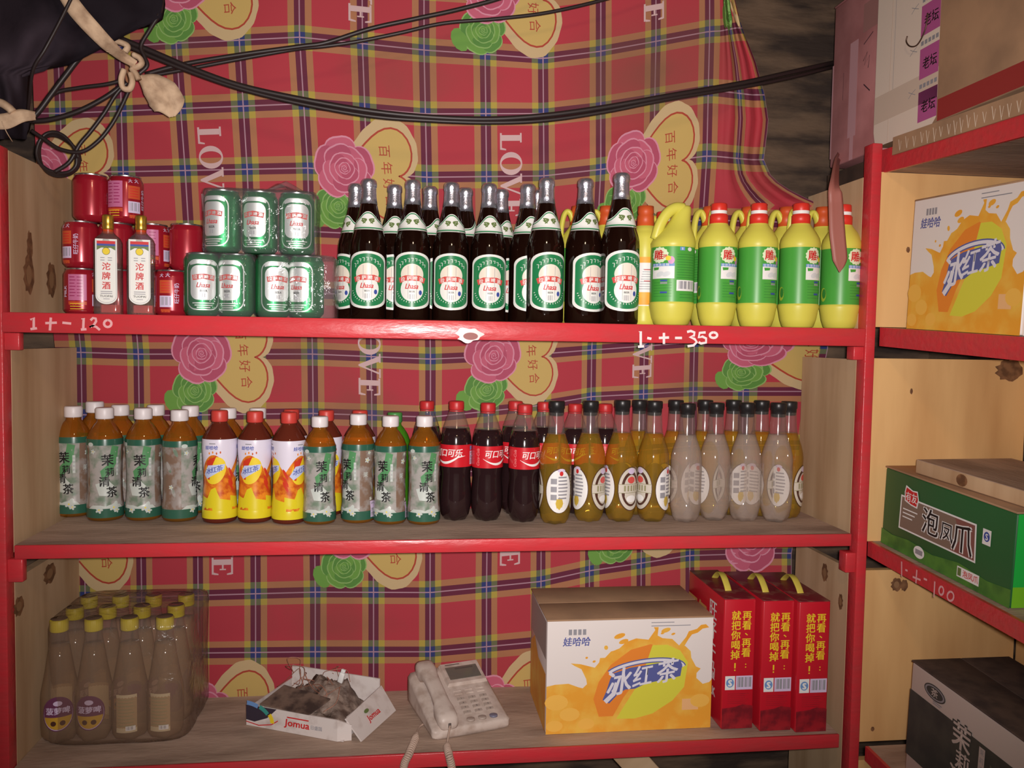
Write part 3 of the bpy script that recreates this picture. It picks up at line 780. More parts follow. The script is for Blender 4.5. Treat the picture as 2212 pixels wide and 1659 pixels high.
# dish-soap bottles
SOAPY = mat('yellow_plastic', (212, 204, 84), 0.38, spec=0.4)
SOAPG = mat('soap_label_green', (74, 160, 62), 0.36)
SOAPD = mat('soap_small_print', (58, 136, 56), 0.4)
CAPR = mat('red_cap', (216, 52, 40), 0.4); CAPO = mat('orange_cap', (204, 84, 38), 0.45)
SOAPP = [(0.026, 0), (0.031, 0.003), (0.0355, 0.016), (0.0388, 0.034), (0.0405, 0.042), (0.0405, 0.046), (0.0388, 0.048), (0.0386, 0.160), (0.0395, 0.162), (0.0398, 0.170), (0.0375, 0.180), (0.030, 0.193), (0.021, 0.205), (0.0175, 0.211), (0.0172, 0.216)]
def soap_label(kind, rf, ax=0.0):
    a = Art()
    a.rect(-0.118, 0.048, 0.118, 0.160, SOAPG, 0)
    for cx in (0.012, -0.112):
        pts = [(cx+0.016*(1+0.12*(i % 2))*math.cos(2*PI*i/28), 0.143+0.015*(1+0.12*(i % 2))*math.sin(2*PI*i/28)) for i in range(28)]
        a.poly(pts, mat('label_glow', (226, 236, 200), 0.4), 1)
        a.text('雕', cx-0.002, 0.143, 0.021, REDP, 2, 0, 0.02); a.text('牌', cx+0.0115, 0.140, 0.008, REDP, 2, 0, 0.02)
        a.ell(cx+0.022, 0.132, 0.006, 0.008, mat('petal_lilac', (204, 140, 190), 0.4), 2, 12); a.ell(cx+0.017, 0.136, 0.005, 0.005, YELP, 3, 10)
        a.rect(cx-0.016, 0.120, cx+0.028, 0.126, SKY, 1)
        for i in range(5): a.text('全效洗洁精'[i], cx-0.012+0.007*i, 0.123, 0.006, WHITE, 2)
        a.rect(cx-0.016, 0.095, cx+0.028, 0.120, WHITE, 1)
        a.poly([(cx-0.013, 0.118), (cx, 0.118), (cx-0.001, 0.113), (cx-0.012, 0.112)], SOAPG, 2)
        for i in range(5): a.ell(cx-0.004+0.006*i, 0.106-0.002*(i % 2), 0.008, 0.005, mat('plate_grey', (214, 218, 220), 0.4) if i % 2 else WHITE, 2+i % 2, 12, 0.4)
        for i in range(3): a.rect(cx+0.003, 0.089-0.005*i-0.014*(i == 2), cx+0.016, 0.0925-0.005*i-0.014*(i == 2), BLUE if i != 1 else GREY, 2)
        for i in range(6): a.rect(cx-0.012, 0.086-0.0055*i, cx+0.024, 0.0872-0.0055*i, SOAPD, 1)
    # the back of the label: small print and barcode
    cx = 0.062
    a.rect(cx-0.013, 0.152, cx-0.004, 0.159, SKY, 1); a.ell(cx+0.007, 0.155, 0.005, 0.004, WHITE, 1, 12); a.text('S', cx-0.0085, 0.1555, 0.006, WHITE, 2, 0, 0.03)
    for i in range(10): a.rect(cx-0.018, 0.143-0.0052*i, cx+0.020, 0.1446-0.0052*i, SOAPD, 1)
    a.barcode(cx-0.018, 0.070, cx+0.022, 0.092, WHITE, GREY, 1, 14)
    for i in range(2): a.rect(cx-0.012, 0.062-0.006*i, cx+0.018, 0.0636-0.006*i, SOAPD, 1)
    a.ell(-0.055, 0.068, 0.008, 0.014, mat('lemon_print', (170, 190, 60), 0.4), 1, 16); a.ell(-0.053, 0.070, 0.0055, 0.010, SOAPD, 2, 12)
    mb = MB(); a.put(mb, cyl(rf, 0.0386, ax), step=0.005); return mb
def loop(mb, m, w=0.011, x=0.0):
    pts = smoothcurve([(0.010, 0, 0.196), (0.013, 0, 0.222), (0.022, 0, 0.239), (0.031, 0, 0.232), (0.0365, 0, 0.205), (0.0375, 0, 0.172)], 5)
    mb.tube(pts, w, m, 12, 0.62)
def make_soap():
    t = thing('dish_soap_bottle', 'yellow soap bottle', 'bottle'); rf = interp(SOAPP)
    MB().lathe(SOAPP, SOAPY, 36).build('bottle_body', t); soap_label('red', rf).build('wrap_label', t)
    mb = MB(); loop(mb, SOAPY, 0.010); mb.build('handle', t)
    c = MB().lathe([(0.0185, 0.208), (0.0185, 0.226), (0.0160, 0.2285), (0.0160, 0.2355), (0.0165, 0.2365), (0.0158, 0.249), (0.0145, 0.2505), (0, 0.2505)], CAPR, 30).build('screw_cap', t)
    MB().lathe([(0.0163, 0.2290), (0.0163, 0.2355)], WHITE, 30, cap0=False, cap1=False).build('cap_ring', c)
    return t
def make_jug():
    t = thing('dish_soap_bottle', 'yellow jug', 'bottle')
    p = [(min(r*1.16, 0.0465), z) for r, z in SOAPP[:10]]+[(0.043, 0.180), (0.035, 0.193), (0.028, 0.203), (0.0215, 0.218), (0.0175, 0.236), (0.0150, 0.244), (0.011, 0.2485), (0, 0.2495)]
    def sh(x, y, z, a): return (x+max(0, z-0.172)*0.30, y)
    MB().lathe(p, SOAPY, 40, shape=sh).build('bottle_body', t)
    soap_label('b', interp([(min(r*1.16, 0.0465), z) for r, z in SOAPP]), -1.25).build('wrap_label', t)
    pts = smoothcurve([(0.020, -0.004, 0.243), (0.002, -0.006, 0.243), (-0.016, -0.006, 0.231), (-0.030, -0.004, 0.207), (-0.038, 0, 0.178)], 5)
    MB().tube(pts, 0.0095, SOAPY, 12, 1.2).build('handle', t)
    return t
def make_soap_orange():
    t = thing('dish_soap_bottle', 'yellow soap bottle', 'bottle')
    MB().lathe(SOAPP, SOAPY, 32).build('bottle_body', t); soap_label('o', interp(SOAPP)).build('wrap_label', t)
    mb = MB(); loop(mb, SOAPY, 0.0095); mb.build('handle', t)
    MB().lathe([(0.0180, 0.208), (0.0175, 0.232), (0.0150, 0.236), (0.0158, 0.240), (0.0150, 0.2505), (0, 0.2505)], CAPO, 30).build('screw_cap', t)
    return t
def make_detergent():
    t = thing('detergent_bottle', 'slim yellow bottle', 'bottle')
    p = [(0.026, 0), (0.029, 0.004), (0.030, 0.01), (0.030, 0.030), (0.0285, 0.04), (0.0285, 0.14), (0.030, 0.15), (0.030, 0.18), (0.026, 0.192), (0.0205, 0.197), (0.0205, 0.205)]
    MB().lathe(p, SOAPY, 32).build('bottle_body', t)
    MB().lathe([(0.0178, 0.204), (0.0172, 0.226), (0.0155, 0.229), (0.0168, 0.234), (0.0163, 0.2465), (0, 0.2465)], CAPO, 30).build('screw_cap', t)
    a = Art(); a.rect(-0.08, 0.04, 0.08, 0.14, WHITE, 0); a.rect(-0.08, 0.042, 0.08, 0.068, ORP, 1); a.rect(-0.08, 0.128, 0.08, 0.14, ORP, 1)
    for i in range(9): a.rect(-0.03+0.001*i, 0.074+0.005*i, 0.05, 0.0752+0.005*i, GREY, 1)
    for z in (0.09, 0.113): a.rect(-0.02, z, 0.07, z+0.0015, REDP, 2)
    mb = MB(); a.put(mb, cyl(interp(p), 0.0285), step=0.005); mb.build('wrap_label', t)
    return t
# soft drinks in clear plastic
TEA = liquid('tea_in_plastic', (238, 186, 92), (214, 144, 50), 0.20, 1.6, 0.06, 0.12)
REDTEA = liquid('red_tea_in_plastic', (150, 70, 44), (124, 54, 38), 0.55, 1.4, 0.06)
COLA = mat('cola_in_plastic', (40, 24, 26), 0.10, coat=0.5)
CIDER = liquid('cider_in_plastic', (250, 234, 156), (230, 192, 84), 0.13, 1.65, 0.06, 0.06)
WATER = liquid('water_in_plastic', (250, 247, 245), (222, 204, 192), 0.22, 1.65, 0.06, 0.05)
BEERP2 = liquid('pale_drink_in_plastic', (246, 236, 222), (196, 172, 148), 0.22, 1.5, 0.10)
EMPTY = film('clear_plastic', (250, 247, 246), 0.13, 1.6, 0.07)
CAPW = mat('white_cap', (226, 218, 220), 0.4)
def cap(mb, r, z0, z1, m, ribs=36):
    def sh(x, y, z, a):
        k = 1+(0.018*math.cos(a*ribs) if z0+0.001 < z < z1-0.002 else 0); return x*k, y*k
    return mb.lathe([(r*0.97, z0), (r, z0+0.0015), (r, z1-0.003), (r*0.93, z1-0.0005), (r*0.85, z1), (0, z1)], m, 72, shape=sh)
TEAP = [(0.026, 0), (0.0315, 0.002), (0.0335, 0.007), (0.0335, 0.030), (0.0325, 0.036), (0.0312, 0.06), (0.0308, 0.095), (0.0318, 0.125), (0.0326, 0.134), (0.0318, 0.138), (0.0328, 0.143), (0.0334, 0.152), (0.0325, 0.163), (0.0295, 0.171), (0.0285, 0.174), (0.0245, 0.181), (0.0190, 0.189), (0.0145, 0.194), (0.0135, 0.200), (0.0135, 0.204)]
TLAB = mat('tea_film_label', (168, 164, 160), 0.25, coat=0.3, noise=((116, 134, 116), 45, 0.45, 0.62))
TGRN = mat('tea_label_green', (48, 94, 76), 0.25, coat=0.3)
TLGT = mat('tea_label_leaf', (86, 146, 96), 0.3, coat=0.3); TPAL = mat('tea_label_pale', (196, 204, 198), 0.3, coat=0.3)
TCLR = mat('tea_label_clear_side', (128, 104, 88), 0.3, coat=0.3, noise=((150, 140, 134), 60, 0.45, 0.6))
def make_tea():
    t = thing('green_tea_bottle', 'green tea bottle', 'bottle'); rf = interp(TEAP)
    MB().lathe(TEAP, TEA, 40).build('bottle_body', t)
    mb = MB(); cap(mb, 0.0168, 0.2, 0.222, CAPW); mb.build('screw_cap', t)
    a = Art(); w = PI*0.0335
    a.rect(-w, 0.008, w, 0.162, TCLR, 0); a.rect(-0.034, 0.030, 0.034, 0.150, TLAB, 1)
    a.rect(-w, 0.008, w, 0.026, TGRN, 2); a.rect(-w, 0.150, w, 0.162, TGRN, 2)
    a.poly([(-0.034, 0.026), (-0.02, 0.036), (0.0, 0.030), (0.02, 0.040), (0.034, 0.026)], TPAL, 2)
    a.poly([(0.012, 0.150), (0.026, 0.146), (0.022, 0.115), (0.008, 0.092), (-0.006, 0.080), (-0.010, 0.100), (0.004, 0.112)], TLGT, 2)
    a.poly([(-0.02, 0.074), (0.004, 0.082), (0.02, 0.066), (0.012, 0.05), (-0.012, 0.052)], TPAL, 3)
    for ch, x, y, h in (('茉', 0.004, 0.121, 0.024), ('莉', 0.008, 0.097, 0.018), ('清', -0.002, 0.079, 0.021), ('茶', 0.012, 0.058, 0.022)): a.text(ch, x, y, h, BLACK, 5, 0.05, 0.022)
    a.rect(-0.011, 0.070, -0.0095, 0.080, BLACK, 5)
    a.rect(0.021, 0.090, 0.0262, 0.126, TPAL, 4); a.column('低糖茉莉', 0.0236, 0.120, 0.008, 0.005, GREY, 5)
    for fx, fy, fr in ((-0.012, 0.024, 0.007), (0.014, 0.028, 0.008), (0.020, 0.022, 0.006), (-0.024, 0.138, 0.005), (0.05, 0.13, 0.006), (-0.055, 0.07, 0.005), (0.06, 0.05, 0.004), (0.054, 0.145, 0.004)):
        for k in range(5): a.ell(fx+fr*0.55*math.cos(2*PI*k/5), fy+fr*0.55*math.sin(2*PI*k/5), fr*0.5, fr*0.32, TPAL, 4, 10, 2*PI*k/5)
        a.ell(fx, fy, fr*0.2, fr*0.2, YELP, 5, 8)
    for x, y, q in ((-0.045, 0.14, 0.01), (-0.06, 0.11, 0.012), (-0.05, 0.06, 0.01), (0.07, 0.10, 0.012), (0.065, 0.075, 0.01), (0.08, 0.13, 0.011)): a.ell(x, y, q*0.35, q, TLAB, 2, 12, 0.4)
    a.barcode(0.058, 0.012, 0.074, 0.045, PALE, GREY, 5, 11, True); a.text('茉', 0.047, 0.10, 0.012, TPAL, 4)
    a.ell(-0.028, 0.152, 0.006, 0.004, TPAL, 4, 12)
    mb = MB(); a.put(mb, cyl(rf, 0.0335), step=0.005, stepy=0.010, off=0.0005); mb.build('film_label', t)
    return t
ICEP = [(0.027, 0), (0.0315, 0.002), (0.033, 0.007), (0.033, 0.026), (0.0318, 0.029), (0.0325, 0.032), (0.0315, 0.048), (0.0300, 0.075), (0.0300, 0.095), (0.0315, 0.120), (0.0328, 0.140), (0.0332, 0.158), (0.0325, 0.167), (0.029, 0.174), (0.023, 0.184), (0.0165, 0.193), (0.0140, 0.197), (0.0140, 0.201)]
ICEW = mat('ice_label_white', (226, 220, 236), 0.28, coat=0.4); ICEY = mat('ice_label_yellow', (222, 206, 40), 0.28, coat=0.4)
ICEO = mat('ice_label_orange', (232, 140, 40), 0.28, coat=0.4, noise=((196, 84, 30), 70, 0.42, 0.6)); ICER = mat('ice_label_red', (208, 62, 40), 0.28, coat=0.4)
ICEB = mat('ice_logo_blue', (76, 92, 170), 0.3); ICEL = mat('ice_logo_pale', (196, 206, 238), 0.3)
CAPRED = mat('red_screw_cap', (202, 66, 58), 0.42)
def make_ice_tea():
    t = thing('ice_tea_bottle', 'ice tea bottle', 'bottle'); rf = interp(ICEP); w = PI*0.0325
    MB().lathe(ICEP, REDTEA, 40).build('bottle_body', t)
    mb = MB(); cap(mb, 0.0158, 0.199, 0.221, CAPRED); mb.build('screw_cap', t)
    a = Art(); a.rect(-w, 0.010, w, 0.166, ICEW, 0)
    for cx in (-0.005, 0.062):
        top = [(cx-0.034+0.068*i/16, 0.090+0.046*math.sin(PI*(0.12+0.76*i/16))**1.5) for i in range(17)]
        a.poly([(cx-0.034, 0.02), (cx+0.034, 0.02)]+top[::-1], ICEO, 1)
        a.ell(cx+0.002, 0.105, 0.021, 0.028, YELP, 2, 24, -0.4)
        a.poly([(cx-0.019, 0.09), (cx-0.014, 0.124), (cx+0.006, 0.134), (cx-0.004, 0.112), (cx-0.010, 0.086)], ICER, 3)
        a.poly([(cx-0.024, 0.096), (cx-0.016, 0.088), (cx+0.02, 0.108), (cx+0.022, 0.118), (cx-0.012, 0.115)], ICEL, 4)
        for i, ch in enumerate('冰红茶'): a.text(ch, cx-0.0115+0.0115*i, 0.1035+0.003*i, 0.0125, ICEB, 5, 0.2, 0.014, 1, 0.2)
        a.poly([(cx-0.034, 0.02), (cx-0.034, 0.055), (cx-0.014, 0.05), (cx-0.006, 0.068), (cx+0.003, 0.072), (cx+0.012, 0.05), (cx+0.034, 0.045), (cx+0.034, 0.02)], ICEY, 2)
        a.text('娃哈哈', cx-0.004, 0.150, 0.0085, ICEB, 3, 0, 0.02, 1.0, 0.15); a.rect(cx-0.008, 0.157, cx+0.004, 0.159, GREY, 3)
        for i in range(4): a.ell(cx-0.008+0.007*i, 0.139+0.002*(i % 2), 0.0014, 0.0026, ICEO, 3, 8)
    for z in (0.085, 0.075, 0.1): a.ell(0.03, z, 0.003, 0.012, ICER, 3, 10, 0.5)
    a.rect(-w, 0.010, w, 0.028, ICEY, 3); a.line([(-w, 0.0285), (w, 0.0285)], 0.0012, HOP, 4)
    mb = MB(); a.put(mb, cyl(rf, 0.0325), step=0.005, stepy=0.008, off=0.0005); mb.build('film_label', t)
    return t
def petal(z_top, depth, n=5, ph=0.3):
    def sh(x, y, z, a):
        if z >= z_top: return x, y
        k = (1-z/z_top)**1.4; f = 1-depth*k*(0.5-0.5*math.cos(n*(a+ph)))**1.0
        return x*f, y*f
    return sh
COLP = [(0.017, 0), (0.0225, 0.002), (0.0285, 0.012), (0.0318, 0.030), (0.0325, 0.048), (0.0312, 0.070), (0.0295, 0.088), (0.0298, 0.098), (0.0315, 0.108), (0.0318, 0.112), (0.0318, 0.152), (0.0315, 0.156), (0.0302, 0.168), (0.0262, 0.186)]
COLP2 = [(0.0262, 0.186), (0.0218, 0.199), (0.0172, 0.211), (0.0142, 0.219), (0.0135, 0.224)]
COLR = mat('cola_label_red', (206, 34, 46), 0.28, coat=0.4)
CAPC = mat('cola_cap_red', (190, 44, 46), 0.4)
def make_cola():
    t = thing('cola_bottle', 'cola bottle', 'bottle'); rf = interp(COLP)
    mb = MB().lathe(COLP, COLA, 40, shape=petal(0.03, 0.22)); mb.lathe(COLP2, EMPTY, 40, cap0=False, cap1=False); mb.build('bottle_body', t)
    mb = MB(); cap(mb, 0.0152, 0.2215, 0.239, CAPC, 30); mb.lathe([(0.0150, 0.2185), (0.0150, 0.2205)], CAPC, 30, cap0=False, cap1=False); mb.build('screw_cap', t)
    a = Art(); w = PI*0.0318; a.rect(-w, 0.110, w, 0.154, COLR, 0)
    for cx in (0.006, -0.094):
        a.text('可口可乐', cx+0.012, 0.138, 0.0165, WHITE, 2, 0.0, 0.018, 0.92, 0.18)
        up = [(cx-0.022+0.07*i/14, 0.129-0.010*math.sin(PI*min(1, i/11))+0.0035*(i/14)) for i in range(15)]
        dn = [(cx-0.022+0.07*i/14, 0.129-0.010*math.sin(PI*min(1, i/11))+0.0035*(i/14)-0.0045*math.sin(PI*i/14)-0.0004) for i in range(15)]
        a.poly(up+dn[::-1], WHITE, 2)
    a.text('Coca-Cola', -0.027, 0.132, 0.009, mat('cola_script', (224, 130, 130), 0.3), 2, PI/2, 0.02, 0.9, 0.3)
    a.barcode(0.066, 0.114, 0.076, 0.141, PALE, GREY, 2, 9, True); a.rect(0.067, 0.143, 0.074, 0.151, SKY, 2)
    mb = MB(); a.put(mb, cyl(rf, 0.0318), step=0.005, off=0.0005); mb.build('wrap_label', t)
    return t
CIDP = [(0.018, 0), (0.0235, 0.002), (0.0290, 0.012), (0.0320, 0.030), (0.0325, 0.045), (0.0322, 0.060), (0.0322, 0.112), (0.0318, 0.115), (0.0322, 0.118), (0.0325, 0.128), (0.0312, 0.140), (0.0275, 0.155), (0.0215, 0.172), (0.0185, 0.182)]
CIDP2 = [(0.0185, 0.182), (0.0168, 0.193), (0.0160, 0.205), (0.0152, 0.225)]
CAPB = mat('black_cap', (34, 32, 33), 0.35)
OVD = mat('oval_brown', (82, 52, 42), 0.3); OVB = mat('oval_beige', (206, 198, 184), 0.3); OVO = mat('oval_olive', (150, 146, 110), 0.3)
def make_soda(filled, labelled, name, level=True):
    t = thing(name, name.replace('_', ' '), 'bottle'); rf = interp(CIDP)
    mb = MB().lathe(CIDP, filled, 40, shape=petal(0.032, 0.22)); mb.lathe(CIDP2, EMPTY, 36, cap0=False, cap1=False); mb.build('bottle_body', t)
    mb = MB(); mb.lathe([(0.0136, 0.219), (0.0150, 0.226), (0.0152, 0.232), (0.0165, 0.2335), (0.0165, 0.246), (0.0155, 0.248), (0, 0.248)], CAPB, 48); mb.build('screw_cap', t)
    if labelled:
        for ax, back in ((0, True), (PI*0.62, False), (-PI*0.62, False)):
            a = Art(); z = 0.070
            a.ell(0, z, 0.0285, 0.045, OVD, 0, 36); 
            if back:
                a.ell(0.0, z-0.0005, 0.0272, 0.0435, WHITE, 1, 36); a.ell(0.003, z+0.035, 0.004, 0.0048, REDP, 3, 12); a.ell(0.003, z+0.041, 0.008, 0.004, PALE, 2, 10)
                for i in range(3): a.rect(-0.018, z+0.014-0.016*i, -0.006, z+0.025-0.016*i, GREY, 2)
                for i in range(7): a.rect(-0.003, z+0.026-0.007*i, 0.018-0.001*abs(i-3), z+0.029-0.007*i, GREY, 2)
            else:
                a.ell(0, z, 0.0270, 0.0432, OVB, 1, 36); a.ell(0, z, 0.0215, 0.0355, OVD, 2, 32); a.ell(0, z-0.001, 0.0165, 0.0300, OVB, 3, 28)
                a.ell(0, z+0.018, 0.009, 0.007, RIB, 4, 12); a.ell(0, z+0.036, 0.008, 0.006, PALE, 4, 12)
                a.rect(-0.0268, z-0.008, 0.0268, z+0.010, OVB, 5); a.line([(-0.0265, z+0.0095), (0.0265, z+0.0095)], 0.001, OVO, 6); a.line([(-0.0265, z-0.0078), (0.0265, z-0.0078)], 0.001, OVO, 6)
                for i in range(5): a.rect(-0.016+0.007*i, z-0.0045, -0.0125+0.007*i, z+0.007, OVO, 6)
                a.ell(0, z-0.020, 0.011, 0.007, WHITE, 5, 14)
            mb = MB(); a.put(mb, cyl(rf, 0.0322, ax), step=0.004, off=0.0005); mb.build('oval_label', t)
    return t
PINP = [(0.022, 0), (0.029, 0.003), (0.0335, 0.012), (0.0345, 0.03), (0.0345, 0.085), (0.0335, 0.098), (0.0300, 0.115), (0.0255, 0.140), (0.0215, 0.165), (0.0180, 0.188)]
PINP2 = [(0.0180, 0.188), (0.0155, 0.206), (0.0140, 0.218)]
CAPY = mat('yellow_cap', (206, 190, 44), 0.45); PURP = mat('purple_label', (110, 60, 92), 0.35); PINY = mat('label_gold', (202, 160, 58), 0.35); PAPR = mat('paper_label', (206, 188, 154), 0.5)
CAPTOP = mat('dusty_cap_top', (92, 70, 56), 0.8)
def make_pine():
    t = thing('pineapple_drink_bottle', 'yellow capped bottle', 'bottle'); rf = interp(PINP)
    mb = MB().lathe(PINP, BEERP2, 36, shape=petal(0.03, 0.18)); mb.lathe(PINP2, EMPTY, 32, cap0=False, cap1=False); mb.build('bottle_body', t)
    mb = MB(); cap(mb, 0.0165, 0.2145, 0.238, CAPY, 24); mb.lathe([(0.0150, 0.2382), (0.0148, 0.2388), (0, 0.2388)], CAPTOP, 24); mb.build('screw_cap', t)
    a = Art(); z = 0.062
    a.ell(0, z, 0.029, 0.034, PURP, 0, 32); a.ell(0, z-0.002, 0.0268, 0.0300, PALE, 1, 28); a.ell(0, z-0.001, 0.0262, 0.0295, PURP, 2, 28)
    a.poly([(0.0245*math.cos(q), z-0.006+0.024*math.sin(q)) for q in [PI+PI*i/16 for i in range(17)]], PINY, 3)
    for i, ch in enumerate('菠萝啤'): a.text(ch, -0.0145+0.0145*i, z+0.006, 0.0145, PALE, 4, 0, 0.03)
    a.ell(0, z+0.021, 0.008, 0.005, PALE, 4, 12); a.ell(-0.008, z-0.018, 0.005, 0.005, OVD, 4, 12); a.ell(0.008, z-0.018, 0.005, 0.005, OVD, 4, 12)
    mb = MB(); a.put(mb, cyl(rf, 0.0345), step=0.004); mb.build('front_label', t); mb = MB()
    b = Art(); b.rect(-0.019, 0.020, 0.021, 0.095, PAPR, 0)
    for i in range(9): b.rect(-0.015, 0.085-0.0065*i, 0.016-0.003*(i % 2), 0.0862-0.0065*i, OVO, 1)
    b.barcode(0.0, 0.024, 0.018, 0.033, WHITE, GREY, 1, 8)
    b.put(mb, cyl(rf, 0.0345, PI), step=0.004); mb.build('paper_label', t)
    return t

# ------------------------------------------------------------------ placing: the top shelf
ORD = ['first', 'second', 'third', 'fourth', 'fifth', 'sixth', 'seventh', 'eighth', 'ninth', 'tenth']
K_milk = Kind(make_milk_can, 0.0905)
MG = 'red milk cans piled in the corner'
HM = 0.0908
for px, tier, Y, rz, lab in ((178, 0, 0.165, 0.1, 'red milk can in the bottom tier beside the left side panel'),
                             (256, 0, 0.17, 2.0, 'red milk can in the bottom tier behind the two flat spirit bottles'),
                             (372, 0, 0.15, -1.25, 'red milk can in the bottom tier, half behind the shrink-wrapped beer cans'),
                             (176, 1, 0.165, -1.7, 'red milk can in the middle tier beside the left side panel'),
                             (252, 1, 0.172, 2.6, 'red milk can in the middle tier between the spirit bottle necks'),
                             (329, 1, 0.172, 0.15, 'red milk can with lilac panel in the middle tier, right of the spirit bottles'),
                             (404, 1, 0.155, 2.2, 'red milk can in the middle tier next to the green beer cans'),
                             (198, 2, 0.165, 2.4, 'plain red milk can on top of the pile beside the left side panel'),
                             (272, 2, 0.168, -0.35, 'red milk can with lilac panel and barcode, right one on top of the pile')):
    K_milk.put(on(ZT+tier*HM, px, Y), rz=rz, label=lab, group=MG)
K_sp = Kind(make_spirit, 0.206)
K_sp.put(on(ZT, 235, 0.095), 470, rz=0.13, label='clear flat spirit bottle with gold cap, nearer the left side panel', group='spirit bottles in front of the milk cans')
K_sp.put(on(ZT, 306, 0.09), 472, rz=0.13, label='clear flat spirit bottle with gold cap, the one nearer the green beer cans', group='spirit bottles in front of the milk cans')
# shrink-wrapped beer cans
K_can = Kind(make_green_can, 0.118)
WRAP = film('shrink_film', (250, 250, 252), 0.12, 1.35, 0.07, (200, 205, 205), 0.35)
WRAPS = film('pack_film', (251, 247, 244), 0.20, 1.3, 0.20, (168, 142, 122), 0.35)
GA = 'green beer cans in shrink wrap'
lowY = 0.085
for i, px in enumerate((437, 511)):
    for j in range(2): K_can.put(on(ZT+0.001, px+(0 if j == 0 else -4), lowY+0.067*j), rz=(0.3, -0.35)[i]+0.2*j, label='green beer can in the lower left wrapped pack, %s row, %s' % (('front', 'rear')[j], ('left one', 'right one')[i]), group=GA)
for i, px in enumerate((590, 662)):
    for j in range(2): K_can.put(on(ZT+0.001, px+(0 if j == 0 else -4), lowY+0.067*j), rz=(0.42, -0.5)[i]+0.2*j, label='green beer can in the lower right wrapped pack, %s row, %s' % (('front', 'rear')[j], ('left one', 'right one')[i]), group=GA)
for i, px in enumerate((482, 562, 641)):
    K_can.put(on(ZT+0.122, px, 0.098), rz=(-0.45, -0.25, 0.12)[i], label='green beer can in the front row of the upper wrapped pack, %s' % ('left one', 'middle one', 'right one')[i], group=GA)
def wrap(name, a, b, y0, y1, z0, z1, label, bev, peak=0.0, group=None, m=None):
    """a loose film bag round a pack: superellipse walls that pull in at top and foot, with creases"""
    cx, cy = (a+b)/2, (y0+y1)/2; hw, hd = (b-a)/2, (y1-y0)/2
    n = 72; prof = [(0.80, 0.0), (0.97, 0.004), (1.0, 0.03), (0.99, 0.5), (1.0, 0.93), (0.975, 0.985), (0.86, 1.0), (0.4, 1.0), (0.0, 1.0)]
    vs = []; fs = []; rg = random.Random(int(abs(a)*1000))
    for (k, t) in prof:
        for i in range(n):
            q = 2*PI*i/n; c, s_ = math.cos(q), math.sin(q); e = 7.0
            r = (abs(c)**e+abs(s_)**e)**(-1/e)
            w = 1+0.006*math.sin(9*q+8*t)+0.004*rg.uniform(-1, 1)
            zz = z0+(z1-z0)*t
            if t == 1.0: zz += peak*max(0, 1-abs(k-0.4)*2.2)*max(0, math.cos(q*1.0-0.6))**2*(0.8+0.2*math.sin(7*q))
            vs.append((cx+hw*k*r*c*w, cy+hd*k*r*s_*w, zz))
    for j in range(len(prof)-1):
        for i in range(n): fs.append((j*n+i, j*n+(i+1) % n, (j+1)*n+(i+1) % n, (j+1)*n+i))
    o = MB().add([(x-cx, y-cy, z-z0) for x, y, z in vs], fs, m or WRAP, True).build(name, None, loc=(cx, cy, z0))
    return tag(o, label, 'wrap', group)
GW = 'shrink wraps of the beer packs'
def px_x(px, Y, z): return on(z, px, Y).x
wrap('shrink_wrap', px_x(398, 0.05, ZT), px_x(549, 0.05, ZT), 0.047, 0.19, ZT+0.0006, ZT+0.1206, 'clear shrink wrap round the lower left pack of green beer cans', 0, 0, GW)
wrap('shrink_wrap', px_x(551, 0.05, ZT), px_x(722, 0.05, ZT), 0.047, 0.19, ZT+0.0006, ZT+0.1206, 'clear shrink wrap round the lower right pack of beer cans, loose at one end', 0, 0, GW)
wrap('shrink_wrap', px_x(432, 0.06, ZT), px_x(682, 0.06, ZT), 0.058, 0.17, ZT+0.1215, ZT+0.2425, 'clear shrink wrap with a torn peak round the upper pack of green beer cans', 0, 0.03, GW)
# brown beer bottles
K_beer = Kind(make_beer, 0.29)
GB = 'brown beer bottles'
for i, (px, Y, top, rz) in enumerate(((795, 0.165, 387, -0.02), (889, 0.16, 389, 0.0), (972, 0.155, 394, 0.0), (1053, 0.15, 397, 0.02), (1176, 0.085, 385, 0.12), (1259, 0.085, 386, 0.35), (1336, 0.052, 374, 0.12))):
    K_beer.put(on(ZT, px, Y), top, rz, label='brown beer bottle in the front row, %s from the wrapped beer cans' % ORD[i], group=GB)
for i, (px, Y, top, rz) in enumerate(((767, 0.225, 397, -0.9), (850, 0.235, 399, 0.1), (926, 0.235, 403, 0.9), (1002, 0.235, 406, 1.5), (1079, 0.235, 409, 0.6), (1136, 0.165, 398, 0.25))):
    K_beer.put(on(ZT, px, Y), top, rz, label='brown beer bottle in the row behind, %s from the wrapped beer cans' % ORD[i], group=GB)
K_beer.put(on(ZT, 1157, 0.245), 411, 0.3, label='brown beer bottle mostly hidden behind the fifth front one', group=GB)
# dish soap
K_jug = Kind(make_jug, 0.2495)
K_jug.put(on(ZT, 1449, 0.062), 443, 0.0, label='yellow soap bottle turned so that its handle and barcode show')
K_soap = Kind(make_soap, 0.2505)
GS = 'yellow soap bottles with red caps'
for i, (px, Y, top, rz) in enumerate(((1546, 0.062, 440, -0.08), (1632, 0.06, 440, -0.04), (1722, 0.058, 440, -0.02), (1812, 0.06, 443, -0.02))):
    o = K_soap.put(on(ZT, px, Y), top, rz, label=('yellow soap bottle with red cap, first to the right of the handled one', 'yellow soap bottle with red cap, second to the right of the handled one', 'yellow soap bottle with red cap, next to the strap-covered one', 'yellow soap bottle with red cap behind the hanging strap')[i], group=GS)
    for ch in o.children:
        if ch.name.startswith('handle'): ch.rotation_euler = (0, 0, R(95))
K_soap.put(on(ZT, 1428, 0.16), 458, 0.6, label='yellow soap bottle whose red cap shows behind the handled one', group=GS)
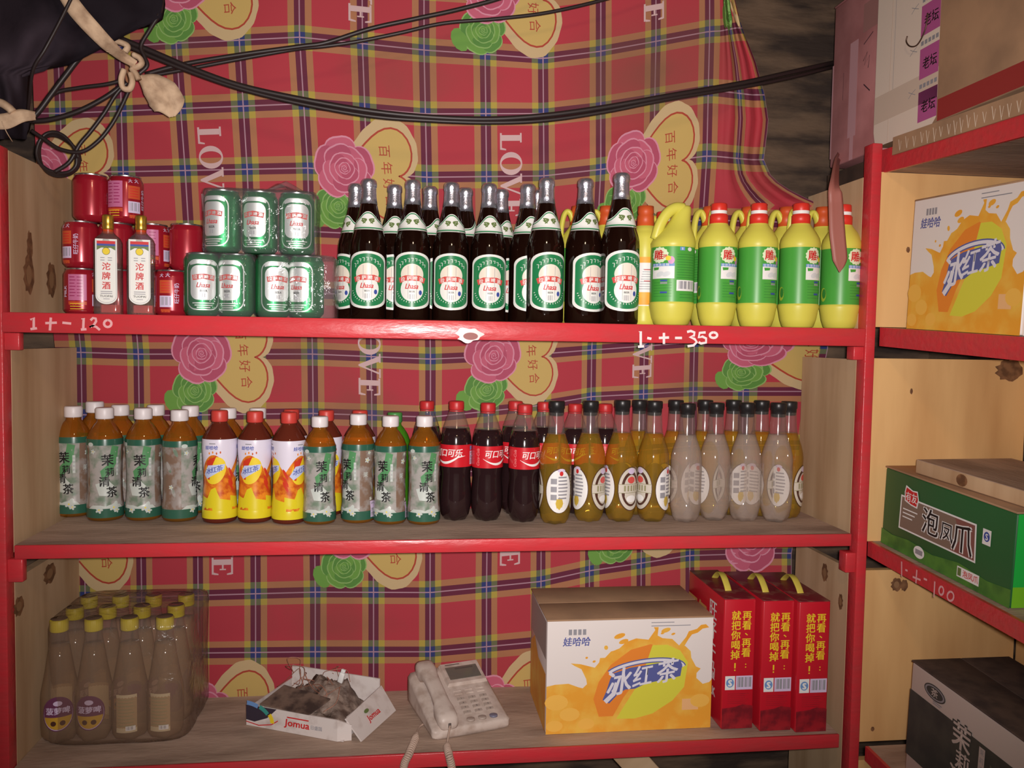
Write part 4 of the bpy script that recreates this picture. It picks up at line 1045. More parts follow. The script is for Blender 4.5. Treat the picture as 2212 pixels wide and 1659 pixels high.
K_or = Kind(make_soap_orange, 0.2505)
GO = 'yellow soap bottles with orange caps in the rear row'
for px, Y, top, rz, lab in ((1528, 0.150, 447, PI+0.1, 'orange-capped yellow bottle behind the first red-capped one'), (1611, 0.150, 448, PI, 'orange-capped yellow bottle behind the second red-capped one'),
                            (1692, 0.150, 448, PI, 'orange-capped yellow bottle behind the third red-capped one'), (1770, 0.152, 448, PI, 'orange-capped yellow bottle behind the hanging strap'),
                            (1245, 0.19, 446, PI, 'yellow bottle handle showing between two brown beer bottles'), (1306, 0.19, 446, PI-0.2, 'orange-capped yellow bottle between the last two brown beer bottles')):
    K_or.put(on(ZT, px, Y), top, rz, label=lab, group=GO)
K_det = Kind(make_detergent, 0.2465)
K_det.put(on(ZT, 1389, 0.115), 446, 0.4, label='slim yellow bottle with orange cap and white label next to the last beer bottle')

# ------------------------------------------------------------------ the middle shelf
K_tea = Kind(make_tea, 0.222)
GT = 'green tea bottles with white caps'
for i, (px, Y, top, rz) in enumerate(((161, 0.262, 877, -0.35), (228, 0.218, 880, 0.35), (311, 0.218, 881, -0.05), (389, 0.205, 885, 1.35))):
    K_tea.put(on(ZM, px, Y), top, rz, label='green tea bottle with white cap, %s from the left side panel in the left cluster' % ORD[i], group=GT)
for i, (px, Y, top, rz) in enumerate(((690, 0.162, 899, 0.1), (773, 0.172, 894, -0.85), (842, 0.156, 898, -0.6), (915, 0.15, 898, 0.05))):
    K_tea.put(on(ZM, px, Y), top, rz, label='green tea bottle with white cap, %s after the ice tea bottles' % ORD[i], group=GT)
for i, (px, Y, top, rz) in enumerate(((207, 0.300, 867, 0.5), (262, 0.290, 874, 2.0), (338, 0.290, 874, 1.2), (412, 0.278, 876, 0.2), (493, 0.275, 881, 1.0), (557, 0.275, 881, 0))):
    K_tea.put(on(ZM, px, Y), top, rz, label='green tea bottle in the rear row, %s from the left side panel' % ORD[i], group=GT)
K_ice = Kind(make_ice_tea, 0.221)
GI = 'orange and yellow ice tea bottles'
for i, (px, Y, top, rz) in enumerate(((475, 0.188, 886, 0.0), (551, 0.188, 888, 0.0), (624, 0.172, 890, -1.0))):
    K_ice.put(on(ZM, px, Y), top, rz, label='ice tea bottle in the front row, %s' % ('next to the green tea on the left', 'the middle one of three', 'with its side label turned to the front')[i], group=GI)
for i, (px, Y, top, rz) in enumerate(((629, 0.262, 884, 0.3), (704, 0.245, 886, 0.5), (776, 0.246, 886, 1.2))):
    K_ice.put(on(ZM, px, Y), top, rz, label='ice tea bottle in the rear row, red cap behind the %s' % ('third ice tea', 'first green tea after it', 'second green tea after it')[i], group=GI)
# one green-capped green bottle stands behind
GRB = liquid('lime_drink', (150, 200, 60), (90, 170, 40), 0.5); CAPG = mat('green_cap', (70, 140, 70), 0.4)
t = thing('lime_drink_bottle', 'green bottle with green cap behind the white-capped tea bottles', 'bottle', on(ZM, 851, 0.232))
MB().lathe(TEAP, GRB, 36).build('bottle_body', t); mb = MB(); cap(mb, 0.0158, 0.2, 0.222, CAPG); mb.build('screw_cap', t)
K_cola = Kind(make_cola, 0.239)
GC = 'cola bottles with red caps'
for i, (px, Y, top, rz) in enumerate(((983, 0.178, 866, -1.15), (1051, 0.170, 870, 0.12), (1130, 0.155, 873, 0.1))):
    K_cola.put(on(ZM, px, Y), top, rz, label='cola bottle in the front row, %s from the green tea' % ORD[i], group=GC)
for i, (px, Y, top, rz) in enumerate(((920, 0.245, 866, 0.5), (988, 0.248, 866, 0.2), (1056, 0.245, 868, 0.2), (1110, 0.236, 866, -0.5), (1172, 0.236, 868, 0.4), (1238, 0.235, 872, -0.9), (1303, 0.235, 872, 0.6))):
    if i in (1, 2): continue
    K_cola.put(on(ZM, px, Y), top, rz, label={0: 'cola bottle behind the last white-capped green tea', 3: 'cola bottle showing between the second and third front ones', 4: 'cola bottle behind the first amber drink bottle', 5: 'cola bottle between the first two amber drink bottles', 6: 'cola bottle behind the second amber drink bottle'}[i], group=GC)
K_cid = Kind(lambda: make_soda(CIDER, True, 'amber_drink_bottle'), 0.248)
GD = 'amber drink bottles with black caps'
for i, (px, Y, top, rz) in enumerate(((1198, 0.133, 866, 0.1), (1271, 0.152, 866, -1.15), (1339, 0.150, 864, -1.5), (1408, 0.145, 866, 0.75))):
    K_cid.put(on(ZM, px, Y), top, rz, label='amber drink bottle with black cap in the front row, %s from the cola' % ORD[i], group=GD)
for i, (px, Y, top, rz) in enumerate(((1376, 0.215, 864, 0.8), (1454, 0.205, 864, 1.0), (1517, 0.200, 864, -0.8), (1578, 0.200, 864, 0.3), (1638, 0.190, 865, -1.0), (1697, 0.165, 867, -1.1))):
    K_cid.put(on(ZM, px, Y), top, rz, label='amber drink bottle with black cap behind the front row, %s towards the right side panel' % ORD[i], group=GD)
K_wat = Kind(lambda: make_soda(WATER, False, 'clear_drink_bottle'), 0.248)
GWt = 'clear drink bottles with black caps'
for i, (px, Y, top, rz) in enumerate(((1479, 0.138, 871, 0.2), (1541, 0.150, 870, 0.6), (1607, 0.140, 870, 1.0), (1674, 0.128, 870, 0.4))):
    K_wat.put(on(ZM, px, Y), top, rz, label='clear drink bottle without label and with black cap, %s from the amber ones' % ORD[i], group=GWt)

# ------------------------------------------------------------------ the lowest shelf
K_pin = Kind(make_pine, 0.2388)
GP = 'yellow-capped bottles in the film pack'
pk = on(ZB, 100, 0.1)
p0 = on(ZB, 131, 0.135)
for j in range(3):
    for i in range(4):
        p = on(ZB, (131, 205, 282, 358)[i], 0.125); p = Vector((p.x+0.002*j, 0.125+0.072*j, ZB+0.001))
        lab = 'bottle with yellow cap in the film pack, %s row, %s from the left side panel' % (('front', 'middle', 'rear')[j], ORD[i])
        K_pin.put(p, rz=(0.25, 0.05, PI+0.05, PI-0.1)[i] if j == 0 else (1.0 if i < 3 else PI-0.9), label=lab, group=GP, sc=1.0)
wrap('pack_film', px_x(92, 0.09, ZB), px_x(404, 0.09, ZB), 0.086, 0.315, ZB+0.0006, ZB+0.2415, 'dusty clear film round the pack of yellow-capped bottles', 0, 0, None, WRAPS)

# cartons of ice tea: the same print on both
KRAFT = mat('kraft_board', (178, 140, 108), 0.85, noise=((150, 118, 92), 9, 0.4, 0.7)); CARTW = mat('carton_white', (234, 224, 220), 0.5)
CORD = mat('carton_orange', (238, 166, 54), 0.5, noise=((240, 190, 80), 22, 0.42, 0.65)); CORG = mat('carton_deep_orange', (236, 138, 50), 0.5)
CLIM = mat('carton_lime', (220, 214, 70), 0.5); CBLU = mat('carton_blue', (92, 98, 160), 0.5); CPAL = mat('carton_pale', (226, 222, 232), 0.5)
CGRY = mat('carton_faded_side', (176, 164, 160), 0.6)
def ice_art(w, h):
    """carton front, w x h, origin at the lower left corner"""
    a = Art(); W_, H_ = 0.345, 0.246
    Q = lambda p: [(x*w, (1-y)*h) for x, y in p]
    a.rect(0, 0, w, h, CARTW, 0)
    sp = [(0, 1), (0, .575), (.05, .56), (.13, .555), (.19, .59), (.215, .60), (.24, .565), (.235, .52), (.205, .43), (.165, .40), (.14, .375), (.2, .385), (.26, .41), (.285, .42), (.31, .375), (.315, .335), (.345, .335), (.38, .28), (.395, .275), (.43, .255), (.47, .20), (.53, .17), (.605, .185), (.645, .10), (.635, .075), (.665, .075), (.66, .15), (.69, .175), (.75, .185), (.80, .255), (.83, .25), (.865, .30), (.87, .36), (.90, .44), (.93, .46), (.905, .50), (.905, .545), (.945, .60), (.985, .585), (1, .56), (1, 1)]
    a.poly(Q(sp), CORD, 1)
    a.poly(Q([(.79, .25), (.835, .17), (.85, .12), (.90, .10), (.925, .065), (.955, .06), (.975, .09), (.935, .10), (.905, .135), (.87, .15), (.85, .19), (.82, .265)]), CORD, 1)
    for x, y, rx, ry in ((.43, .145, .035, .022), (.455, .195, .03, .02), (.35, .245, .012, .02), (.235, .33, .008, .010), (.28, .365, .010, .010), (.71, .105, .03, .02), (.69, .13, .012, .01), (.755, .14, .013, .01)): a.ell(x*w, (1-y)*h, rx*w, ry*h, CORD, 1, 12, 0.3)
    import_ = [(.315, .86), (.28, .70), (.31, .55), (.38, .40), (.5, .27), (.62, .225), (.66, .25), (.58, .45), (.46, .70), (.40, .86)]
    a.poly(Q(import_), CORG, 2)
    a.poly(Q([(.63, .235), (.72, .235), (.80, .29), (.85, .40), (.83, .62), (.76, .74), (.64, .85), (.53, .89), (.42, .885), (.455, .80), (.54, .60), (.59, .42)]), CLIM, 3)
    a.line([((.59+.235*math.cos(t)*1.0)*w, (1-(.475-.10*math.sin(t)-.035*math.cos(t)))*h) for t in [PI*0.02+PI*0.86*i/18 for i in range(19)]], 0.011*h/0.246, CBLU, 4)
    a.line([((.59+.235*math.cos(t)*1.0)*w, (1-(.475-.10*math.sin(t)-.035*math.cos(t)))*h) for t in [PI*0.02+PI*0.86*i/18 for i in range(19)]], 0.006*h/0.246, CPAL, 5)
    a.poly(Q([(.335, .71), (.355, .64), (.38, .52), (.40, .475), (.50, .43), (.66, .40), (.80, .37), (.815, .42), (.805, .52), (.72, .545), (.60, .575), (.53, .62), (.47, .625), (.43, .66), (.375, .745)]), CBLU, 6)
    for ch, x, y, hh in (('冰', .435, .555, .25), ('红', .575, .51, .20), ('茶', .725, .47, .22)): a.text(ch, x*w, (1-y)*h, hh*h, CPAL, 8, 0.17, 0.016, 0.92, 0.28)
    a.line(Q([(.35, .73), (.40, .66), (.42, .56)]), 0.010*h/0.246, CPAL, 8)
    a.text('娃哈哈', .175*w, (1-.185)*h, .085*h, CBLU, 3, 0, 0.02, 0.95, 0.15)
    for i in range(4): a.rect((.125+.028*i)*w, (1-.125)*h, (.145+.028*i)*w, (1-.075)*h, GREY, 3)
    for i in range(2): a.rect(.62*w, (1-.03-.03*i)*h, (.76+.1*i)*w, (1-.037-.03*i)*h, GREY, 3)
    a.rect(.82*w, .17*h, .92*w, .27*h, mat('carton_peach', (240, 186, 130), 0.5), 2)
    for x, y, r_ in ((.06, .72, .07), (.14, .83, .06), (.24, .92, .05), (.05, .93, .05), (.93, .75, .06)): a.ell(x*w, (1-y)*h, r_*w, r_*h, mat('carton_light_orange', (244, 188, 84), 0.5), 2, 14)
    return a
def carton(name, label, cat, w, d, h, m, group=None, top=None):
    """a closed carton: local x along the front, y depth, z up; origin at the lower front left corner"""
    t = thing(name, label, cat, group=group)
    MB().rbox(0, w, 0, d, 0, h, m, 0.004, 3).build('carton_body', t)
    mb = MB(); top = top or KRAFT
    mb.rbox(-0.001, w+0.001, -0.001, d*0.497, h-0.0005, h+0.003, top, 0.001).rbox(-0.001, w+0.001, d*0.503, d+0.001, h-0.0005, h+0.003, top, 0.001)
    mb.build('top_flap', t)
    return t
tc = carton('ice_tea_carton', 'white and orange ice tea carton beside the red milk cartons', 'carton', 0.346, 0.215, 0.232, CARTW)
mb = MB(); ice_art(0.346, 0.232).put(mb, lambda x, y, o: (x, -o, y), off=0.0006); mb.build('printed_front', tc); mb = MB()
sd = Art(); sd.rect(0.01, 0.0, 0.205, 0.12, CORD, 0); sd.poly([(0.01, 0.12), (0.06, 0.15), (0.11, 0.12)], CORD, 0); sd.rect(0.01, 0.15, 0.205, 0.228, CGRY, 0)
sd.put(mb, lambda x, y, o: (-o, 0.215-x, y), off=0.0006)
mb.build('printed_side', tc); tc.location = (0.288, 0.052, ZB+0.0005)
# three red milk cartons with yellow handles
MILKR = mat('milk_carton_red', (196, 30, 46), 0.32, coat=0.2); MILKD = mat('milk_carton_dark', (120, 28, 38), 0.4, noise=((160, 34, 44), 40, 0.4, 0.6))
MILKT = mat('milk_carton_top', (120, 34, 44), 0.45, noise=((150, 110, 90), 30, 0.5, 0.75)); STRAP = mat('yellow_handle', (214, 196, 84), 0.45)
def make_milk_carton():
    t = thing('milk_carton', 'red milk carton', 'carton'); w, d, h = 0.068, 0.215, 0.272
    MB().rbox(0, w, 0, d, 0, h, MILKR, 0.003, 2).rbox(0.0005, w-0.0005, 0.0008, d-0.0008, h-0.0005, h+0.0012, MILKT, 0.0005).build('carton_body', t)
    a = Art()
    a.column('就把你喝掉', 0.026, 0.238, 0.0205, 0.0205, YELP, 1, 0.018); a.rect(0.0245, 0.128, 0.0275, 0.139, YELP, 1); a.ell(0.026, 0.124, 0.0016, 0.0016, YELP, 1, 8)
    a.column('再看', 0.049, 0.238, 0.0205, 0.0205, YELP, 1, 0.018); a.line([(0.046, 0.201), (0.051, 0.197)], 0.002, YELP, 1)
    a.column('再看', 0.049, 0.181, 0.0205, 0.0205, YELP, 1, 0.018); a.ell(0.049, 0.136, 0.0013, 0.0013, YELP, 1, 8); a.ell(0.049, 0.130, 0.0013, 0.0013, YELP, 1, 8)
    a.rect(0.006, 0.083, 0.027, 0.112, WHITE, 1); a.ell(0.0165, 0.0975, 0.0085, 0.0095, SKY, 2, 16); a.text('S', 0.0165, 0.0975, 0.018, WHITE, 3, 0, 0.05)
    a.barcode(0.029, 0.083, 0.065, 0.112, PALE, GREY, 1, 15)
    a.poly([(0.001, 0.001), (0.067, 0.001), (0.067, 0.048), (0.045, 0.052), (0.03, 0.047), (0.001, 0.044)], MILKD, 0)
    for i in range(6): a.rect(0.012, 0.074-0.004*i, 0.058-0.004*(i % 3), 0.0748-0.004*i, MILKD, 1)
    mb = MB(); a.put(mb, lambda x, y, o: (x, -o, y), off=0.0005); mb.build('printed_end', t); mb = MB()
    b = Art(); b.column('旺仔牛奶', 0.155, 0.232, 0.042, 0.044, WHITE, 1, 0.016); 
    b.text('MILK', 0.15, 0.062, 0.026, WHITE, 1, 0, 0.04); b.text('旺仔', 0.06, 0.2, 0.06, mat('milk_gold', (200, 150, 90), 0.4), 1, 0, 0.03); b.text('MILK', 0.15, 0.095, 0.022, WHITE, 1, 0, 0.04)
    b.put(mb, lambda x, y, o: (-o, 0.215-x, y), off=0.0005)
    mb.build('printed_side', t)
    mb = MB(); pts = smoothcurve([(w/2-0.004, 0.055, h+0.001), (w/2-0.004, 0.066, h+0.012), (w/2-0.003, 0.088, h+0.024), (w/2, 0.115, h+0.024), (w/2+0.002, 0.138, h+0.012), (w/2+0.002, 0.150, h+0.001)], 5)
    mb.tube(pts, 0.0075, STRAP, 10, 0.2); mb.build('carry_handle', t)
    return t
K_mc = Kind(make_milk_carton, 0.272)
for i, (px, Y) in enumerate(((1557, 0.040), (1640, 0.024), (1717, 0.012))):
    p = on(ZB, px, Y)
    K_mc.put(Vector((p.x, Y, ZB+0.0004)), label=('red milk carton with yellow handle, next to the ice tea carton', 'red milk carton with yellow handle, the middle one of three', 'red milk carton with yellow handle, nearest the right side panel')[i], group='red milk cartons')

# ------------------------------------------------------------------ the telephone
PHW = mat('phone_plastic', (206, 190, 180), 0.45, noise=((178, 158, 146), 40, 0.45, 0.7)); PHK = mat('phone_key', (176, 160, 150), 0.5); PHD = mat('phone_dark_mark', (92, 82, 78), 0.5)
LCD = mat('phone_display', (104, 100, 92), 0.2, coat=0.5)
f0 = at_z(935, 1602, ZB); f1 = at_z(1102, 1571, ZB)
pw = (f1-f0).length; prz = math.atan2(f1.y-f0.y, f1.x-f0.x)
ph = thing('telephone', 'dusty white desk telephone with a handset and display, on the lowest shelf', 'telephone', Vector((f0.x, f0.y, ZB+0.0005)), (0, 0, prz))
PL_ = 0.182
def ztop(y): return 0.018+0.056*(y/PL_)
mb = MB()
def loft(mb, secs, m, n=20, e=4.0, axis='y'):
    """rounded sections along y: (y, cx, cz, half width, half height)"""
    vs = []; fs = []
    for (y, cx, cz, hw, hh) in secs:
        for i in range(n):
            q = 2*PI*i/n; c, s_ = math.cos(q), math.sin(q); r = (abs(c)**e+abs(s_)**e)**(-1/e); vs.append((cx+hw*r*c, y, cz+hh*r*s_))
    for j in range(len(secs)-1):
        for i in range(n): fs.append((j*n+i, j*n+(i+1) % n, (j+1)*n+(i+1) % n, (j+1)*n+i))
    fs.append(tuple(range(n))); fs.append(tuple(reversed(range((len(secs)-1)*n, len(secs)*n))))
    fs = [tuple(reversed(f)) for f in fs]
    return mb.add(vs, fs, m, True)
ys = [0, 0.004, 0.012, 0.04, 0.08, 0.12, 0.160, 0.176, PL_]
sec = []
for y in ys:
    k = 0.93 if y in (0, PL_) else 1.0; zt = ztop(y)*(0.9 if y in (0, PL_) else 1)
    sec.append((y, pw*0.5, zt*0.5+0.001, pw*0.5*k, zt*0.5))
loft(mb, sec, PHW, 40, 9.0); mb.build('phone_body', ph, fixnormals=True)
def tilt(x, y, o):
    n = Vector((0, -0.308, 1)).normalized(); y_, z_ = y/1.046, ztop(y/1.046)+0.0006; return (x+n.x*o, y_+n.y*o, z_+n.z*o)
def key(mb, x, y, w, h, m, t=0.003):
    b = [tilt(x+sx*w/2, y+sy*h/2, 0) for sx, sy in ((-1, -1), (1, -1), (1, 1), (-1, 1))]; c = [tilt(x+sx*w*0.42, y+sy*h*0.40, t) for sx, sy in ((-1, -1), (1, -1), (1, 1), (-1, 1))]
    mb.hexa(b+c, m)
mb = MB(); X0 = pw*0.44; kx = [X0+0.012, X0+0.037, X0+0.062]
for r_ in range(4):
    for c_ in range(3): key(mb, kx[c_], 0.036+0.0135*r_, 0.017, 0.0085, PHK)
for c_ in range(3): key(mb, kx[c_], 0.094, 0.018, 0.006, PHW, 0.002)
for c_ in range(3): key(mb, kx[c_], 0.104, 0.018, 0.006, PHW, 0.002)
ar = Art()
for r_ in range(4):
    for c_ in range(3): ar.text('123456789*0#'[(3-r_)*3+c_], kx[c_], 0.036+0.0135*r_, 0.007, PHD, 0)
ar.put(mb, tilt, off=0.0034); mb.build('keypad', ph)
for c_ in range(3):
    mb = MB(); q = tilt(kx[c_], 0.016, 0)
    mb.lathe([(0.0088, 0), (0.0085, 0.003), (0.006, 0.0038), (0, 0.004)], mat('blue_grey_key', (120, 118, 138), 0.4) if c_ == 2 else PHK, 18, at=(q[0], q[1], q[2]-0.001)); mb.build('round_key', ph)
mb = MB(); w0, w1 = X0-0.004, pw-0.006
b = [tilt(x, y, 0) for x, y in ((w0, 0.118), (w1, 0.118), (w1, 0.186), (w0, 0.186))]; c = [tilt(x, y, 0.007) for x, y in ((w0+0.003, 0.121), (w1-0.003, 0.121), (w1-0.003, 0.184), (w0+0.003, 0.184))]
dp = mb.hexa(b+c, PHW).build('display_housing', ph)
mb = MB(); b = [tilt(x, y, 0.0068) for x, y in ((w0+0.010, 0.131), (w1-0.010, 0.131), (w1-0.010, 0.170), (w0+0.010, 0.170))]; c = [(p[0], p[1]-0.0003, p[2]+0.0012) for p in b]
mb.hexa(b+c, LCD); Art().rect(w0+0.03, 0.161, w1-0.02, 0.165, PHD, 0).rect(w0+0.012, 0.176, w0+0.045, 0.1785, PHD, 0).put(mb, tilt, off=0.0085)
sc_ = mb.build('display', dp); sc_['label'] = 'grey display window'
hx = pw*0.205
hs = [(-0.002, 0.040, 0.015, 0.010), (0.001, 0.042, 0.0225, 0.016), (0.012, 0.045, 0.0245, 0.019), (0.034, 0.050, 0.0245, 0.019), (0.046, 0.060, 0.020, 0.011), (0.070, 0.070, 0.0185, 0.010), (0.100, 0.078, 0.0185, 0.010), (0.122, 0.083, 0.020, 0.012), (0.134, 0.080, 0.0245, 0.020), (0.154, 0.083, 0.0245, 0.020), (0.166, 0.084, 0.022, 0.016), (0.169, 0.084, 0.014, 0.009)]
mb = MB(); loft(mb, [(y*1.05, hx, z-0.012+0.010*y/0.17, w*0.86, h*0.85) for y, z, w, h in hs], PHW, 24, 3.2); mb.build('handset', ph, fixnormals=True)
mb = MB().rbox(hx-0.003, hx+0.003, -0.004, 0.0, 0.022, 0.032, PHD, 0.001); mb.build('cord_socket', ph)
# the coiled cord hangs over the painted edge and comes back up
M_ = ph.matrix_basis.inverted()
cpts = [ph.matrix_basis @ Vector((hx, -0.004, 0.027)), at_y(966, 1610, 0.0), at_y(970, 1632, -0.016), at_y(976, 1668, -0.017), at_y(968, 1730, -0.018), at_y(920, 1765, -0.018), at_y(872, 1720, -0.018), at_y(872, 1658, -0.017), at_y(884, 1628, -0.014), at_y(893, 1606, 0.010)]
cpts[1] = at_z(966, 1608, ZB+0.007)
cpts[-1] = at_z(897, 1596, ZB+0.008); cpts.append(at_z(905, 1572, ZB+0.0045)); cpts.append(at_z(918, 1562, ZB+0.006))
cc = smoothcurve(cpts, 26); hl = []; ang = 0.0
for i in range(len(cc)-1):
    t_ = (cc[min(i+1, len(cc)-1)]-cc[i]).normalized(); a_ = t_.cross(Vector((0, 0.3, 1))).normalized(); b_ = t_.cross(a_)
    rad = 0.0062*max(0.0, min(1, (i-22)/8))*max(0.0, min(1, (len(cc)-40-i)/12))
    n_ = 3
    for k in range(n_):
        p = cc[i].lerp(cc[i+1], k/n_); hl.append(M_ @ (p+a_*rad*math.cos(ang)+b_*rad*math.sin(ang))); ang += 2*PI/9
mb = MB(); mb.tube(hl, 0.0021, mat('phone_cord', (188, 162, 146), 0.55), 6); o = mb.build('coiled_cord', ph)

# ------------------------------------------------------------------ flattened appliance carton full of dusty scraps
JW = mat('white_carton_print', (222, 212, 208), 0.55, noise=((196, 182, 176), 30, 0.5, 0.7)); JD = mat('dark_carton_print', (56, 48, 62), 0.5)
DUSTY = mat('dusty_plastic', (156, 136, 124), 0.6, noise=((92, 74, 66), 38, 0.38, 0.62), bump=(0.5, 60))
g0 = Vector((-0.316, 0.150, ZB)); jrz = math.atan2(-0.095, 0.200); JL, JDp, JH = 0.222, 0.165, 0.043
jb = thing('appliance_carton', 'low white open carton with red print, holding dusty scraps', 'carton', (g0.x, g0.y, ZB+0.0006), (0, 0, jrz))
mb = MB(); mb.box(0, JL-0.012, 0, 0.003, 0, JH, JW).box(0, JL, 0.003, JDp, 0, 0.003, JW).box(0, 0.003, 0.003, JDp, 0.003, JH*0.8, JW).box(0.003, JL-0.003, JDp-0.003, JDp, 0.003, JH*1.5, JW)
mb.box(JL-0.003, JL, 0.02, JDp, 0.003, JH, JW)
mb.hexa([(JL-0.012, 0, 0), (JL+0.012, 0.014, 0), (JL+0.010, 0.017, 0), (JL-0.012, 0.003, 0), (JL-0.012, 0, JH), (JL+0.012, 0.014, JH*0.72), (JL+0.010, 0.017, JH*0.72), (JL-0.012, 0.003, JH)], JW)
mb.build('carton_tray', jb)
mb = MB(); a = Art()
a.text('Jomua', 0.120, 0.021, 0.020, REDP, 1, 0, 0.025, 1.12, 0.1); a.rect(0.096, 0.030, 0.146, 0.0325, REDP, 1); a.text('日盛国', 0.163, 0.019, 0.009, GREY, 1, 0, 0.015)
a.poly([(0.0, 0.012), (0.02, 0.010), (0.05, 0.022), (0.072, 0.043), (0.0, 0.043)], JD, 1)
for k, cm in enumerate((SKY, mat('teal_print', (60, 150, 140), 0.5), YELP)):
    a.line([(0.002+0.004*k+0.052*math.sin(q)**1, 0.047-0.034*(1-math.cos(q))-0.0) for q in [PI*0.5*(k/3)+PI*0.5*i/24 for i in range(9)]], 0.009, cm, 2+k)
a.line([(0.0, 0.008), (0.03, 0.004), (0.06, 0.010), (0.075, 0.020)], 0.002, REDP, 2)
a.put(mb, lambda x, y, o: (x, -o, y), off=0.0004); mb.build('printed_front', jb)
mb = MB()      # the long flap folded outwards on the right
T0, T1, B0, B1 = Vector((JL, 0.012, JH)), Vector((JL, JDp, JH*1.15)), Vector((JL+0.034, 0.016, 0.001)), Vector((JL+0.036, JDp-0.002, 0.001))
th_ = Vector((-0.003, 0, -0.0015)); mb.hexa([B0+th_, B0, B1, B1+th_, T0+th_, T0, T1, T1+th_], JW)
fa = Art(); fa.text('Jomua', 0.075, 0.026, 0.018, REDP, 1, 0, 0.025, 1.05, 0.1); fa.ell(0.062, 0.040, 0.009, 0.004, HOP, 1, 14)
ux, uy = (B1-B0).normalized(), (T0-B0).normalized(); nn = ux.cross(uy).normalized()
fa.put(mb, flat(B0, ux, uy, nn), off=0.0030); mb.build('side_flap', jb)
# dusty bag: a crumpled sheet heaped in the tray
rg = random.Random(3); N_ = 30; vs = []; fs = []
for j in range(N_+1):
    for i in range(N_+1):
        u, v = i/N_, j/N_; e = min(1, 5*min(u, 1-u, v, 1-v))
        h = 0.050*e**0.7*(0.62+0.38*math.sin(5.1*u+2*v)*math.cos(4.3*v-u))+0.010*e*math.sin(17*u+5*v)*math.sin(13*v)+0.005*e*rg.uniform(-1, 1)+(0.018*e*v)
        vs.append((0.012+(JL-0.034)*u, 0.010+(JDp-0.022)*v, 0.006+max(0, h)))
for j in range(N_):
    for i in range(N_): fs.append((j*(N_+1)+i, j*(N_+1)+i+1, (j+1)*(N_+1)+i+1, (j+1)*(N_+1)+i))
n0 = len(vs); vs += [(x, y, 0.0045) for x, y, z in vs]; fs += [tuple(n0+k for k in reversed(f)) for f in fs[:N_*N_]]
bd = [i for i in range(N_)]+[N_+(N_+1)*j for j in range(N_)]+[(N_+1)*N_+N_-i for i in range(N_)]+[(N_+1)*(N_-j) for j in range(N_)]
for k in range(len(bd)):
    p, q = bd[k], bd[(k+1) % len(bd)]; fs.append((q, p, p+n0, q+n0))
o = MB().add(vs, fs, DUSTY, True).build('plastic_bag', None, fixnormals=True); o.location = (g0.x, g0.y, ZB+0.0006); o.rotation_euler = (0, 0, jrz)
tag(o, 'crumpled dusty grey brown plastic bag heaped in the low white carton', 'bag')
bx = Matrix.Translation((g0.x, g0.y, ZB))@Matrix.Rotation(jrz, 4, 'Z')
mb = MB(); dk = [(0.03, 0.004, 0.048), (0.145, 0.000, 0.045), (0.165, 0.05, 0.060), (0.05, 0.060, 0.068)]
mb.hexa([Vector(p)-Vector((0, 0, 0.003)) for p in dk]+[Vector(p) for p in dk], mat('dusty_black_panel', (120, 98, 86), 0.6, noise=((70, 56, 52), 34, 0.4, 0.6)))
o = mb.build('plastic_sheet'); o.matrix_world = bx; tag(o, 'thin dusty black panel lying on the bag in the low white carton', 'sheet')
WIRE = mat('thin_wire', (176, 120, 100), 0.4, 0.3); rg = random.Random(11); mb = MB()
for k in range(10):
    x, y = rg.uniform(0.03, 0.18), rg.uniform(0.06, 0.14); p = [Vector((x, y, 0.05))]
    for q in range(4): p.append(p[-1]+Vector((rg.uniform(-0.035, 0.035), rg.uniform(-0.02, 0.02), rg.uniform(0.004, 0.030) if q < 2 else rg.uniform(-0.03, 0.006))))
    mb.tube(smoothcurve(p, 6), 0.0007, WIRE, 5)
o = mb.build('wire_tangle'); o.matrix_world = bx; tag(o, 'tangle of thin wires rising from the low white carton', 'wire'); o['kind'] = 'stuff'
mb = MB().rbox(-0.006, 0.006, -0.004, 0.004, 0, 0.022, WHITE, 0.002).rbox(-0.0045, 0.0045, -0.003, 0.003, 0.022, 0.03, WHITE, 0.001)
o = mb.build('plug'); o.matrix_world = bx@Matrix.Translation((0.150, 0.115, 0.066))@Matrix.Rotation(0.3, 4, 'Y'); tag(o, 'small white plug standing in the scraps in the low carton', 'plug')

# ------------------------------------------------------------------ cables, rags and black sheeting at the upper left
def cable(name, pts, r, label, Y=0.1, n=8, extra=None, m=BLACKC):
    """pts: (px, py[, Y])"""
    def P(q, d=0): return at_y(q[0], q[1]+d, q[2] if len(q) > 2 else Y)
    mb = MB(); mb.tube(smoothcurve([P(q) for q in pts], n), r, m, 10)
    if extra: mb.tube(smoothcurve([P(q, extra+2*math.sin(i*1.7)) for i, q in enumerate(pts)], n), r*0.8, m, 8)
    o = mb.build(name); tag(o, label, 'cable'); return o
GCB = 'black cables over the shelves'
cab = cable('cable', [(262, 84), (330, 112), (420, 150), (520, 185), (650, 214), (800, 240), (930, 253), (1060, 257), (1180, 249), (1310, 231), (1450, 206), (1600, 180, .13), (1700, 158, .2), (1815, 132, .3)], 0.0052, 'thick double black cable sagging right across the plaid cloth', 0.1, 8, 9)
cable('cable', [(315, 160), (400, 138), (520, 118), (650, 100), (705, 92), (800, 62), (900, 40), (1000, 18), (1110, -14), (1300, -90), (1520, -210)], 0.0042, 'thinner black cable rising from the rag knot to the top edge, the upper one', 0.105)
cable('cable', [(300, 168), (400, 150), (520, 127), (640, 106), (700, 100), (770, 90), (860, 72), (960, 50), (1080, 40), (1200, 24), (1350, -14), (1500, -70), (1700, -180)], 0.0036, 'thinner black cable running below the upper one and reaching farther right', 0.115)
